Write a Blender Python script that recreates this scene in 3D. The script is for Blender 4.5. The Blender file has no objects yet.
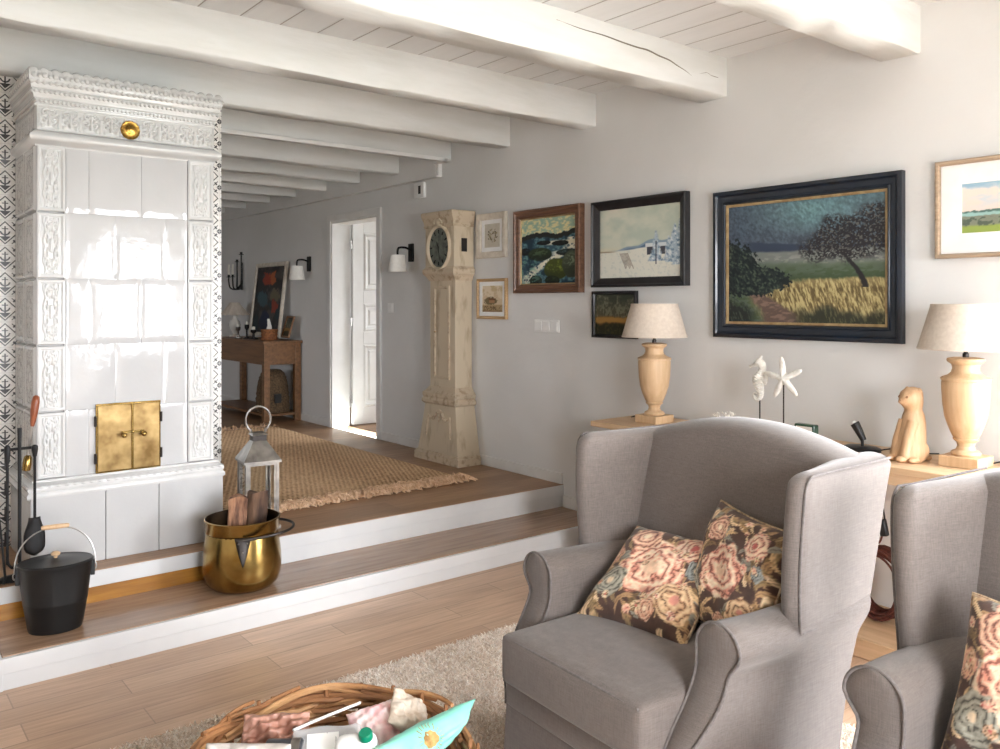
import bpy, math, random
import numpy as np
from mathutils import Vector, Matrix, Euler

scene = bpy.context.scene
COL = scene.collection
PI = math.pi
R = math.radians
rng = random.Random(7)

# ------------------------------------------------------------------ camera
F, HZ, YAW, CAMZ = 842.0, 303.0, R(38.7), 1.468
cam_d = bpy.data.cameras.new('camera')
cam = bpy.data.objects.new('camera', cam_d)
COL.objects.link(cam)
cam.location = (0, 0, CAMZ)
cam.rotation_euler = (R(90), 0, -YAW)
cam_d.sensor_fit = 'HORIZONTAL'
cam_d.sensor_width = 36.0
cam_d.lens = F / 1000.0 * 36.0
cam_d.shift_y = -(374.5 - HZ) / 1000.0
cam_d.clip_start = 0.05
scene.camera = cam

# ------------------------------------------------------------------ colour
def lin(c):
    return c / 12.92 if c <= 0.04045 else ((c + 0.055) / 1.055) ** 2.4
def rgb(r, g, b):
    return (lin(r / 255.0), lin(g / 255.0), lin(b / 255.0), 1.0)
def np_lin(a):
    a = np.clip(a, 0, 1)
    return np.where(a <= 0.04045, a / 12.92, ((a + 0.055) / 1.055) ** 2.4)

# ------------------------------------------------------------------ materials
class NT:
    def __init__(s, name):
        s.m = bpy.data.materials.new(name)
        s.m.use_nodes = True
        s.t = s.m.node_tree
        s.b = s.t.nodes['Principled BSDF']
    def n(s, kind, **kw):
        nd = s.t.nodes.new(kind)
        for k, v in kw.items():
            setattr(nd, k, v)
        return nd
    def l(s, a, b):
        s.t.links.new(a, b)
    def val(s, sock, v):
        if hasattr(v, 'is_output') or isinstance(v, bpy.types.NodeSocket):
            s.l(v, sock)
        else:
            sock.default_value = v
    def math(s, op, a, b=None, c=None, clamp=False):
        nd = s.n('ShaderNodeMath', operation=op)
        nd.use_clamp = clamp
        s.val(nd.inputs[0], a)
        if b is not None: s.val(nd.inputs[1], b)
        if c is not None: s.val(nd.inputs[2], c)
        return nd.outputs[0]
    def mix(s, f, a, b, blend='MIX'):
        nd = s.n('ShaderNodeMix', data_type='RGBA', blend_type=blend)
        s.val(nd.inputs[0], f)
        s.val(nd.inputs[6], a)
        s.val(nd.inputs[7], b)
        return nd.outputs[2]
    def coords(s, scale=(1, 1, 1), kind='Object', loc=(0, 0, 0)):
        tc = s.n('ShaderNodeTexCoord')
        mp = s.n('ShaderNodeMapping')
        mp.inputs['Scale'].default_value = scale
        mp.inputs['Location'].default_value = loc
        s.l(tc.outputs[kind], mp.inputs[0])
        return mp.outputs[0]
    def noise(s, co, scale, detail=3.0, rough=0.55):
        nd = s.n('ShaderNodeTexNoise')
        nd.inputs['Scale'].default_value = scale
        nd.inputs['Detail'].default_value = detail
        nd.inputs['Roughness'].default_value = rough
        s.l(co, nd.inputs['Vector'])
        return nd.outputs['Fac']
    def ramp(s, f, stops):
        nd = s.n('ShaderNodeValToRGB')
        el = nd.color_ramp.elements
        while len(el) < len(stops): el.new(0.5)
        for e, (p, c) in zip(el, stops):
            e.position = p; e.color = c
        s.l(f, nd.inputs[0])
        return nd.outputs[0]
    def bump(s, h, strength=0.3, dist=0.01):
        nd = s.n('ShaderNodeBump')
        nd.inputs['Strength'].default_value = strength
        nd.inputs['Distance'].default_value = dist
        s.l(h, nd.inputs['Height'])
        s.l(nd.outputs[0], s.b.inputs['Normal'])
    def sep(s, co):
        nd = s.n('ShaderNodeSeparateXYZ'); s.l(co, nd.inputs[0])
        return nd.outputs

def M(name, base, rough=0.5, metal=0.0, base2=None, nscale=8.0, stretch=(1, 1, 1), bump=None, coat=0.0, contrast=(0.35, 0.65), spec=None, sheen=0.0, trans=0.0, ior=None):
    """general material: two-tone noise colour and optional noise bump"""
    t = NT(name)
    b = t.b
    b.inputs['Roughness'].default_value = rough
    b.inputs['Metallic'].default_value = metal
    if coat: b.inputs['Coat Weight'].default_value = coat; b.inputs['Coat Roughness'].default_value = 0.05
    if spec is not None: b.inputs['Specular IOR Level'].default_value = spec
    if sheen:
        b.inputs['Sheen Weight'].default_value = sheen
        b.inputs['Sheen Roughness'].default_value = 0.4
    if trans: b.inputs['Transmission Weight'].default_value = trans
    if ior: b.inputs['IOR'].default_value = ior
    co = t.coords(stretch)
    if base2 is None:
        base2 = tuple(c * 0.93 for c in base[:3]) + (1.0,)
    nz = t.noise(co, nscale)
    t.l(t.ramp(nz, [(contrast[0], base2), (contrast[1], base)]), b.inputs['Base Color'])
    if bump:
        t.bump(t.noise(co, bump[0], 4.0), bump[1], bump[2] if len(bump) > 2 else 0.004)
    return t.m

def wood_planks(name, c1, c2, length, width, gap=0.002, rough=0.35, grain=0.5, gapc=(0.02, 0.012, 0.008, 1), off=0.37):
    t = NT(name)
    co = t.coords()
    br = t.n('ShaderNodeTexBrick')
    br.offset = off; br.offset_frequency = 2; br.squash = 1.0
    br.inputs['Scale'].default_value = 1.0
    br.inputs['Brick Width'].default_value = length
    br.inputs['Row Height'].default_value = width
    br.inputs['Mortar Size'].default_value = gap
    br.inputs['Mortar Smooth'].default_value = 0.2
    br.inputs['Bias'].default_value = 0.0
    br.inputs['Color1'].default_value = c1
    br.inputs['Color2'].default_value = c2
    br.inputs['Mortar'].default_value = tuple(0.6 * c1[i] + 0.4 * gapc[i] for i in range(3)) + (1,)
    t.l(co, br.inputs['Vector'])
    g = t.noise(t.coords((1.2, 22, 1)), 3.0, 6.0, 0.65)
    g2 = t.noise(t.coords((0.9, 3.5, 1), loc=(3, 1, 0)), 2.2, 3.0)
    col = t.mix(grain, br.outputs['Color'], t.ramp(g, [(0.3, (0.55, 0.50, 0.46, 1)), (0.7, (1.12, 1.10, 1.08, 1))]), 'MULTIPLY')
    col = t.mix(grain * 0.8, col, t.ramp(g2, [(0.3, (0.70, 0.66, 0.62, 1)), (0.65, (1.08, 1.08, 1.08, 1))]), 'MULTIPLY')
    t.l(col, t.b.inputs['Base Color'])
    t.b.inputs['Roughness'].default_value = rough
    t.bump(g, 0.08, 0.002)
    return t.m

def wood(name, c1, c2, axis='X', rough=0.4, scale=3.0, knots=False):
    st = {'X': (1, 14, 14), 'Y': (14, 1, 14), 'Z': (14, 14, 1)}[axis]
    t = NT(name)
    g = t.noise(t.coords(st), scale, 6.0, 0.6)
    col = t.ramp(g, [(0.28, c2), (0.68, c1)])
    if knots:
        k = t.noise(t.coords(), 5.0, 2.0)
        col = t.mix(t.math('GREATER_THAN', k, 0.68), col, tuple(c * 0.35 for c in c2[:3]) + (1,))
    t.l(col, t.b.inputs['Base Color'])
    t.b.inputs['Roughness'].default_value = rough
    t.bump(g, 0.12, 0.002)
    return t.m

def vcol_mat(name, rough=0.7, bump=None, sheen=0.0, stretch=(1, 1, 1), spec=0.3):
    t = NT(name)
    at = t.n('ShaderNodeAttribute'); at.attribute_name = 'Col'
    t.l(at.outputs['Color'], t.b.inputs['Base Color'])
    t.b.inputs['Roughness'].default_value = rough
    t.b.inputs['Specular IOR Level'].default_value = spec
    if sheen: t.b.inputs['Sheen Weight'].default_value = sheen
    if bump:
        t.bump(t.noise(t.coords(stretch), bump[0], 4.0), bump[1], bump[2])
    return t.m

MT = {}
MT['wall'] = M('plaster_wall', rgb(221, 221, 220), 0.85, base2=rgb(215, 215, 213), nscale=1.4, bump=(7.0, 0.22, 0.02))
MT['far_wall'] = MT['wall']
MT['white_paint'] = M('white_paint', rgb(224, 224, 222), 0.42, base2=rgb(216, 215, 212), nscale=5, bump=(30, 0.05, 0.003))
MT['beam'] = M('beam_paint', rgb(212, 213, 212), 0.5, base2=rgb(203, 204, 201), nscale=2.2, stretch=(1, 5, 5), bump=(9, 0.18, 0.012))
MT['riser'] = M('riser_paint', rgb(208, 209, 209), 0.4, base2=rgb(200, 201, 202), nscale=3, bump=(12, 0.08, 0.004))
MT['crack'] = M('crack', rgb(120, 112, 100), 0.9)
MT['floor'] = wood_planks('oak_floor', rgb(212, 182, 156), rgb(192, 161, 136), 0.9, 0.145, 0.0025, 0.38, 0.55, off=0.41)
MT['floor_up'] = wood_planks('upper_floor', rgb(178, 143, 111), rgb(160, 126, 95), 1.6, 0.19, 0.002, 0.42, 0.7)
MT['tread'] = wood('tread_wood', rgb(172, 140, 114), rgb(132, 102, 78), 'X', 0.2, 2.5)
MT['pine'] = wood('varnished_pine', rgb(178, 126, 54), rgb(132, 86, 32), 'X', 0.25, 2.0, True)
MT['glaze'] = M('white_glaze', rgb(186, 186, 186), 0.07, base2=rgb(182, 182, 182), nscale=3, coat=0.2, bump=(9.0, 0.10, 0.02))
MT['glaze_relief'] = M('white_glaze_relief', rgb(200, 200, 199), 0.14, base2=rgb(192, 192, 190), nscale=6, coat=0.3)
MT['brass_old'] = M('aged_brass', rgb(158, 134, 92), 0.36, 1.0, base2=rgb(102, 80, 48), nscale=9, bump=(24, 0.3, 0.004))
MT['brass'] = M('polished_brass', rgb(176, 150, 92), 0.22, 1.0, base2=rgb(132, 102, 50), nscale=6, bump=(18, 0.25, 0.004))
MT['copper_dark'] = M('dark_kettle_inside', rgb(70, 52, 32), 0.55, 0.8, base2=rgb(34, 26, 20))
MT['brass_gold'] = M('gold_rosette', rgb(186, 148, 76), 0.28, 1.0, base2=rgb(118, 84, 38), nscale=20)
MT['black_enamel'] = M('black_enamel', rgb(13, 15, 17), 0.42, base2=rgb(10, 11, 13), nscale=6)
MT['iron'] = M('black_iron', rgb(24, 24, 26), 0.5, 0.3, base2=rgb(14, 14, 15), nscale=20, bump=(60, 0.3, 0.002))
MT['dark_metal'] = M('dark_metal', rgb(60, 56, 54), 0.4, 0.8)
MT['steel'] = M('brushed_steel', rgb(188, 186, 182), 0.28, 1.0, base2=rgb(140, 138, 135), nscale=12)
MT['silver_wire'] = M('silver_wire', rgb(200, 200, 198), 0.3, 1.0)
MT['bark'] = M('bark', rgb(112, 84, 64), 0.9, base2=rgb(54, 38, 30), nscale=18, stretch=(1, 1, 0.25), bump=(30, 0.9, 0.01))
MT['log_end'] = M('split_wood', rgb(156, 114, 86), 0.8, base2=rgb(78, 50, 38), nscale=16, stretch=(3, 3, 0.5), bump=(30, 0.6, 0.006))
MT['oak'] = wood('light_oak', rgb(212, 182, 148), rgb(184, 152, 116), 'Y', 0.5, 2.2)
MT['lamp_wood'] = wood('turned_oak', rgb(208, 178, 142), rgb(190, 156, 118), 'Z', 0.5, 4.0)
MT['cat_wood'] = wood('carved_wood', rgb(204, 168, 132), rgb(180, 142, 104), 'Z', 0.55, 5.0)
MT['shade'] = M('linen_shade', rgb(204, 192, 178), 0.9, base2=rgb(194, 181, 167), nscale=60, bump=(220, 0.2, 0.002))
MT['white_shade'] = M('white_shade', rgb(240, 238, 232), 0.85, nscale=40)
MT['white_plaster'] = M('white_resin', rgb(240, 238, 232), 0.7, base2=rgb(206, 202, 192), nscale=25, bump=(60, 0.3, 0.004))
MT['plastic_white'] = M('white_plastic', rgb(238, 238, 236), 0.35)
MT['black_plastic'] = M('black_plastic', rgb(22, 22, 24), 0.4)
MT['clock_paint'] = M('distressed_cream', rgb(200, 186, 162), 0.65, base2=rgb(166, 148, 122), nscale=11, stretch=(1, 1, 0.35), contrast=(0.30, 0.46), bump=(26, 0.25, 0.004))
MT['clock_edge'] = M('worn_edge', rgb(196, 180, 156), 0.7, base2=rgb(158, 138, 114), nscale=22, contrast=(0.30, 0.5))
MT['clock_dial'] = M('clock_dial', rgb(112, 118, 108), 0.5, base2=rgb(74, 80, 72), nscale=30)
MT['dark_wood'] = wood('table_wood', rgb(142, 102, 66), rgb(98, 66, 40), 'Y', 0.45, 2.4)
MT['wicker_dark'] = M('dark_seagrass', rgb(120, 96, 68), 0.85, base2=rgb(62, 48, 34), nscale=60, bump=(90, 0.8, 0.006))
MT['tan_box'] = M('tan_wicker', rgb(160, 104, 62), 0.8, base2=rgb(112, 68, 40), nscale=50, bump=(80, 0.6, 0.004))
MT['navy'] = M('navy_frame', rgb(20, 30, 44), 0.28, base2=rgb(13, 20, 30), nscale=10, coat=0.2)
MT['gold_slip'] = M('gold_slip', rgb(188, 164, 122), 0.45, 0.5, base2=rgb(156, 130, 92), nscale=20)
MT['walnut'] = wood('walnut_frame', rgb(128, 92, 70), rgb(84, 58, 44), 'Y', 0.42, 4.0)
MT['black_frame'] = M('black_frame', rgb(36, 35, 38), 0.35, base2=rgb(26, 25, 28), nscale=20)
MT['cream_frame'] = M('cream_frame', rgb(222, 214, 200), 0.55, base2=rgb(200, 190, 174), nscale=20)
MT['oak_frame'] = wood('pale_oak_frame', rgb(204, 172, 128), rgb(170, 136, 96), 'Y', 0.5, 6.0)
MT['taupe_frame'] = wood('taupe_frame', rgb(178, 156, 132), rgb(140, 120, 100), 'Y', 0.5, 6.0)
MT['mat'] = M('mat_board', rgb(242, 242, 240), 0.8)
MT['painting'] = vcol_mat('oil_paint', 0.55, (55, 0.3, 0.004))
MT['print'] = vcol_mat('paper_print', 0.75)
MT['cushion'] = vcol_mat('floral_fabric', 0.9, (300, 0.2, 0.002), 0.2)
MT['cush_piping'] = M('cushion_piping', rgb(196, 174, 142), 0.85, base2=rgb(120, 92, 70), nscale=60)
MT['cord_brown'] = M('brown_cord', rgb(104, 52, 40), 0.6, base2=rgb(74, 34, 26), nscale=80)
MT['wicker'] = M('willow', rgb(176, 124, 80), 0.65, base2=rgb(124, 84, 54), nscale=7, contrast=(0.3, 0.7), bump=(50, 0.4, 0.003))
MT['wicker_b'] = M('willow_pale', rgb(206, 160, 112), 0.6, base2=rgb(160, 112, 70), nscale=7, bump=(50, 0.4, 0.003))
MT['mint'] = M('mint_foil', rgb(150, 226, 206), 0.35, base2=rgb(128, 208, 190), nscale=12, bump=(14, 0.4, 0.01))
MT['emblem'] = M('emblem_brown', rgb(140, 104, 52), 0.5, base2=rgb(190, 160, 96), nscale=40)
MT['green_cap'] = M('green_cap', rgb(0, 124, 92), 0.35)
MT['pink_wrap'] = M('pink_wrap', rgb(240, 190, 192), 0.4, base2=rgb(244, 226, 222), nscale=24, bump=(30, 0.6, 0.01))
MT['kraft'] = M('kraft_white', rgb(228, 216, 202), 0.6, base2=rgb(200, 180, 160), nscale=30, bump=(30, 0.4, 0.006))
MT['rose_wrap'] = M('rose_brown_wrap', rgb(190, 146, 128), 0.4, base2=rgb(150, 104, 86), nscale=14, bump=(20, 0.5, 0.01))
MT['grey_cloth'] = M('grey_cloth', rgb(206, 200, 194), 0.9, base2=rgb(176, 168, 160), nscale=20, bump=(40, 0.5, 0.006))
MT['choc'] = M('chocolate_brown', rgb(62, 34, 28), 0.5, base2=rgb(40, 22, 18))
MT['dark_cyl'] = M('graphite_plastic', rgb(54, 56, 62), 0.3)
MT['pages'] = M('candle_wax', rgb(238, 234, 222), 0.6)
MT['dark_glass'] = M('green_glass_dark', rgb(58, 92, 70), 0.15, base2=rgb(36, 60, 46))
MT['ceramic'] = M('white_ceramic', rgb(226, 222, 214), 0.25, coat=0.3)
MT['tool_wood'] = wood('handle_wood', rgb(150, 82, 48), rgb(108, 54, 30), 'Z', 0.4, 8.0)
MT['jute'] = None

def mk_glass():
    t = NT('lantern_glass')
    t.b.inputs['Base Color'].default_value = (0.95, 0.97, 0.97, 1)
    t.b.inputs['Roughness'].default_value = 0.03
    t.b.inputs['Transmission Weight'].default_value = 1.0
    t.b.inputs['IOR'].default_value = 1.3
    return t.m
MT['glass'] = mk_glass()
def mk_film():
    t = NT('clear_film')
    t.b.inputs['Base Color'].default_value = (0.93, 0.94, 0.95, 1)
    t.b.inputs['Roughness'].default_value = 0.12
    t.b.inputs['Alpha'].default_value = 0.42
    t.bump(t.noise(t.coords(), 30, 3), 0.5, 0.01)
    return t.m
MT['film'] = mk_film()

def mk_fabric():
    t = NT('grey_linen_upholstery')
    co = t.coords()
    warp = t.noise(t.coords((420, 420, 30)), 1.0, 2.0)
    weft = t.noise(t.coords((30, 30, 420)), 1.0, 2.0)
    cross = t.noise(t.coords((30, 420, 420)), 1.0, 2.0)
    w = t.math('ADD', t.math('MULTIPLY', warp, 0.4), t.math('ADD', t.math('MULTIPLY', weft, 0.35), t.math('MULTIPLY', cross, 0.25)))
    big = t.noise(co, 5.0, 3.0)
    c = t.ramp(w, [(0.30, rgb(92, 84, 79)), (0.70, rgb(121, 112, 107))])
    c = t.mix(0.35, c, t.ramp(big, [(0.3, (0.84, 0.83, 0.82, 1)), (0.7, (1.06, 1.06, 1.07, 1))]), 'MULTIPLY')
    t.l(c, t.b.inputs['Base Color'])
    t.b.inputs['Roughness'].default_value = 0.88
    t.b.inputs['Sheen Weight'].default_value = 0.3
    t.b.inputs['Sheen Roughness'].default_value = 0.45
    t.b.inputs['Specular IOR Level'].default_value = 0.25
    t.bump(w, 0.2, 0.001)
    return t.m
MT['fabric'] = mk_fabric()
MT['piping'] = M('grey_piping', rgb(112, 105, 102), 0.9, base2=rgb(96, 90, 87), nscale=90, sheen=0.1)

def mk_tiles():
    t = NT('black_white_wall_tiles')
    o = t.sep(t.coords((8.0, 8.0, 8.0)))
    def cen(s):
        return t.math('SUBTRACT', t.math('FRACT', s), 0.5)
    p, q = cen(o[0]), cen(o[2])
    ap, aq = t.math('ABSOLUTE', p), t.math('ABSOLUTE', q)
    d = t.math('ADD', ap, aq)
    AND = lambda a, b: t.math('MULTIPLY', a, b)
    OR = lambda a, b: t.math('MAXIMUM', a, b)
    lt = lambda a, v: t.math('LESS_THAN', a, v)
    gt = lambda a, v: t.math('GREATER_THAN', a, v)
    line = lt(t.math('ABSOLUTE', t.math('SUBTRACT', d, 0.43)), 0.03)
    tri = AND(lt(d, 0.34), lt(q, -0.14))
    stem = AND(lt(ap, 0.028), lt(aq, 0.26))
    rr = t.math('SQRT', t.math('ADD', t.math('MULTIPLY', p, p), t.math('POWER', t.math('SUBTRACT', q, 0.08), 2.0)))
    ring = AND(lt(t.math('ABSOLUTE', t.math('SUBTRACT', rr, 0.16)), 0.03), lt(q, 0.06))
    bar = AND(lt(t.math('ABSOLUTE', t.math('SUBTRACT', q, 0.16)), 0.02), lt(ap, 0.11))
    cr = gt(d, 0.86)
    leaf = AND(lt(t.math('ABSOLUTE', t.math('SUBTRACT', ap, aq)), 0.05), AND(gt(d, 0.56), lt(d, 0.78)))
    leaf2 = AND(lt(t.math('ABSOLUTE', t.math('SUBTRACT', d, 0.66)), 0.025), lt(t.math('ABSOLUTE', t.math('SUBTRACT', ap, aq)), 0.2))
    f = OR(OR(OR(line, tri), OR(stem, ring)), OR(OR(bar, cr), OR(leaf, leaf2)))
    grout = OR(gt(ap, 0.492), gt(aq, 0.492))
    nz = t.noise(t.coords(), 60, 3)
    white = t.ramp(nz, [(0.3, rgb(205, 202, 196)), (0.7, rgb(226, 224, 219))])
    black = t.ramp(nz, [(0.3, rgb(22, 20, 22)), (0.72, rgb(62, 58, 58))])
    c = t.mix(f, white, black)
    c = t.mix(grout, c, rgb(188, 184, 178))
    t.l(c, t.b.inputs['Base Color'])
    t.b.inputs['Roughness'].default_value = 0.3
    return t.m
MT['tiles'] = mk_tiles()

def mk_ceiling():
    t = NT('ceiling_boards')
    o = t.sep(t.coords())
    fx = t.math('FRACT', t.math('DIVIDE', t.math('ADD', o[0], 0.07), 0.195))
    e = t.math('MINIMUM', fx, t.math('SUBTRACT', 1.0, fx))
    groove = t.math('LESS_THAN', e, 0.018)
    nz = t.noise(t.coords((6, 1, 1)), 2.0, 3.0)
    c = t.ramp(nz, [(0.3, rgb(208, 210, 211)), (0.7, rgb(216, 218, 219))])
    c = t.mix(groove, c, rgb(150, 146, 140))
    t.l(c, t.b.inputs['Base Color'])
    t.b.inputs['Roughness'].default_value = 0.55
    t.bump(t.math('MINIMUM', t.math('MULTIPLY', e, 14.0), 1.0), 0.6, 0.01)
    return t.m
MT['ceiling'] = mk_ceiling()

def mk_jute():
    t = NT('braided_jute')
    co = t.coords()
    o = t.sep(co)
    row = t.math('SINE', t.math('MULTIPLY', o[1], 2 * PI / 0.036))
    tw = t.math('SINE', t.math('ADD', t.math('MULTIPLY', o[0], 190.0), t.math('MULTIPLY', o[1], 90.0)))
    nz = t.noise(co, 55, 4)
    h = t.math('ADD', t.math('MULTIPLY', row, 0.22), t.math('ADD', t.math('MULTIPLY', tw, 0.16), nz))
    c = t.ramp(h, [(0.12, rgb(104, 76, 50)), (0.5, rgb(186, 150, 114)), (0.9, rgb(220, 188, 150))])
    t.l(c, t.b.inputs['Base Color'])
    t.b.inputs['Roughness'].default_value = 0.95
    t.bump(h, 0.8, 0.012)
    return t.m
MT['jute'] = mk_jute()
MT['fringe'] = M('jute_fringe', rgb(236, 204, 172), 0.95, base2=rgb(206, 168, 132), nscale=30)
def mk_shag():
    t = NT('shag_pile')
    at = t.n('ShaderNodeAttribute'); at.attribute_name = 'Col'
    t.l(at.outputs['Color'], t.b.inputs['Base Color'])
    t.b.inputs['Roughness'].default_value = 0.95
    t.b.inputs['Specular IOR Level'].default_value = 0.1
    tr = t.n('ShaderNodeBsdfTranslucent')
    t.l(at.outputs['Color'], tr.inputs['Color'])
    ms = t.n('ShaderNodeMixShader'); ms.inputs[0].default_value = 0.5
    t.l(t.b.outputs[0], ms.inputs[1]); t.l(tr.outputs[0], ms.inputs[2])
    t.l(ms.outputs[0], t.t.nodes['Material Output'].inputs['Surface'])
    return t.m
MT['shag'] = mk_shag()
MT['shag_base'] = M('rug_backing', rgb(236, 224, 210), 0.95, base2=rgb(206, 190, 174), nscale=120, bump=(160, 1.0, 0.01))

# ------------------------------------------------------------------ mesh building
class MB:
    def __init__(s):
        s.v = []; s.f = []
    def add(s, vs, fs):
        o = len(s.v)
        s.v.extend(vs)
        s.f.extend([tuple(i + o for i in f) for f in fs])
        return s
    def box(s, x0, x1, y0, y1, z0, z1):
        vs = [(x0, y0, z0), (x1, y0, z0), (x1, y1, z0), (x0, y1, z0), (x0, y0, z1), (x1, y0, z1), (x1, y1, z1), (x0, y1, z1)]
        return s.add(vs, [(3, 2, 1, 0), (4, 5, 6, 7), (0, 1, 5, 4), (1, 2, 6, 5), (2, 3, 7, 6), (3, 0, 4, 7)])
    def frustum(s, b, t, z0, z1):
        (a0, a1, c0, c1), (d0, d1, e0, e1) = b, t
        vs = [(a0, c0, z0), (a1, c0, z0), (a1, c1, z0), (a0, c1, z0), (d0, e0, z1), (d1, e0, z1), (d1, e1, z1), (d0, e1, z1)]
        return s.add(vs, [(3, 2, 1, 0), (4, 5, 6, 7), (0, 1, 5, 4), (1, 2, 6, 5), (2, 3, 7, 6), (3, 0, 4, 7)])
    def grid(s, pts, nu, nv, wrap_u=False, wrap_v=False):
        """pts[j*nu+i], rows j (v), columns i (u)"""
        fs = []
        for j in range(nv if wrap_v else nv - 1):
            for i in range(nu if wrap_u else nu - 1):
                a = j * nu + i; b = j * nu + (i + 1) % nu
                c = ((j + 1) % nv) * nu + (i + 1) % nu; d = ((j + 1) % nv) * nu + i
                fs.append((a, b, c, d))
        return s.add(pts, fs)
    def tube(s, pts, r, n=8, closed=False, caps=True, flat=1.0):
        P = [Vector(p) for p in pts]
        m = len(P)
        rad = r if isinstance(r, (list, tuple)) else [r] * m
        vs = []
        up = None
        for i in range(m):
            if closed:
                t = (P[(i + 1) % m] - P[i - 1])
            else:
                t = (P[min(i + 1, m - 1)] - P[max(i - 1, 0)])
            if t.length < 1e-9: t = Vector((0, 0, 1))
            t.normalize()
            if up is None:
                a = Vector((0, 0, 1)) if abs(t.z) < 0.9 else Vector((1, 0, 0))
                up = (a - t * a.dot(t)).normalized()
            else:
                up = up - t * up.dot(t)
                if up.length < 1e-6:
                    a = Vector((0, 0, 1)) if abs(t.z) < 0.9 else Vector((1, 0, 0))
                    up = a - t * a.dot(t)
                up.normalize()
            sd = t.cross(up)
            for k in range(n):
                a = 2 * PI * k / n
                vs.append(tuple(P[i] + (sd * math.cos(a) + up * (math.sin(a) * flat)) * rad[i]))
        fs = []
        for i in range(m if closed else m - 1):
            for k in range(n):
                a = i * n + k; b = i * n + (k + 1) % n
                c = ((i + 1) % m) * n + (k + 1) % n; d = ((i + 1) % m) * n + k
                fs.append((a, b, c, d))
        if caps and not closed:
            fs.append(tuple(reversed(range(n))))
            fs.append(tuple((m - 1) * n + k for k in range(n)))
        return s.add(vs, fs)
    def lathe(s, prof, n=32, c=(0, 0, 0), sx=1.0, sy=1.0, cap=True):
        vs = []
        for (r, z) in prof:
            for k in range(n):
                a = 2 * PI * k / n
                vs.append((c[0] + r * sx * math.cos(a), c[1] + r * sy * math.sin(a), c[2] + z))
        fs = []
        m = len(prof)
        for i in range(m - 1):
            for k in range(n):
                fs.append((i * n + k, i * n + (k + 1) % n, (i + 1) * n + (k + 1) % n, (i + 1) * n + k))
        if cap:
            if prof[0][0] > 1e-6: fs.append(tuple(reversed(range(n))))
            if prof[-1][0] > 1e-6: fs.append(tuple((m - 1) * n + k for k in range(n)))
        return s.add(vs, fs)
    def ball(s, c, r, nu=12, nv=8, sc=(1, 1, 1)):
        prof = [(max(1e-5, math.sin(PI * j / nv)) * r, -math.cos(PI * j / nv) * r) for j in range(nv + 1)]
        vs = []
        for (a, z) in prof:
            for k in range(nu):
                t = 2 * PI * k / nu
                vs.append((c[0] + a * math.cos(t) * sc[0], c[1] + a * math.sin(t) * sc[1], c[2] + z * sc[2]))
        fs = []
        for i in range(nv):
            for k in range(nu):
                fs.append((i * nu + k, i * nu + (k + 1) % nu, (i + 1) * nu + (k + 1) % nu, (i + 1) * nu + k))
        return s.add(vs, fs)
    def prism(s, poly, d0, d1, axis='x'):
        """polygon in the plane across `axis`, extruded d0..d1 (poly pairs are the other two axes in order)"""
        n = len(poly)
        def P(a, b, d):
            return {'x': (d, a, b), 'y': (a, d, b), 'z': (a, b, d)}[axis]
        vs = [P(a, b, d0) for a, b in poly] + [P(a, b, d1) for a, b in poly]
        fs = [tuple(range(n)), tuple(range(2 * n - 1, n - 1, -1))]
        fs += [(i, i + n, (i + 1) % n + n, (i + 1) % n) for i in range(n)]
        return s.add(vs, fs)
    def xf(s, mat, start=0):
        for i in range(start, len(s.v)):
            s.v[i] = tuple(mat @ Vector(s.v[i]))
        return s
    def build(s, name, mat, parent=None, loc=None, rot=None, bevel=0.0, seg=2, smooth=35, col=None, sub=0):
        me = bpy.data.meshes.new(name)
        me.from_pydata([tuple(p) for p in s.v], [], s.f)
        me.validate()
        me.update()
        import bmesh
        bm = bmesh.new(); bm.from_mesh(me)
        bmesh.ops.recalc_face_normals(bm, faces=bm.faces)
        bm.to_mesh(me); bm.free()
        if smooth:
            me.polygons.foreach_set('use_smooth', [True] * len(me.polygons))
            if smooth < 180:
                me.set_sharp_from_angle(angle=R(smooth))
        me.materials.append(MT[mat] if isinstance(mat, str) else mat)
        if col is not None:
            at = me.attributes.new('Col', 'FLOAT_COLOR', 'POINT')
            c = np.ones((len(me.vertices), 4), dtype=np.float32)
            c[:, :3] = col
            at.data.foreach_set('color', c.ravel())
        ob = bpy.data.objects.new(name, me)
        COL.objects.link(ob)
        if parent is not None: ob.parent = parent
        if loc is not None: ob.location = loc
        if rot is not None: ob.rotation_euler = rot
        if bevel:
            m = ob.modifiers.new('bevel', 'BEVEL')
            m.width = bevel; m.segments = seg; m.limit_method = 'ANGLE'; m.angle_limit = R(40)
            m.harden_normals = False
        if sub:
            m = ob.modifiers.new('subsurf', 'SUBSURF'); m.levels = sub; m.render_levels = sub
        return ob

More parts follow.
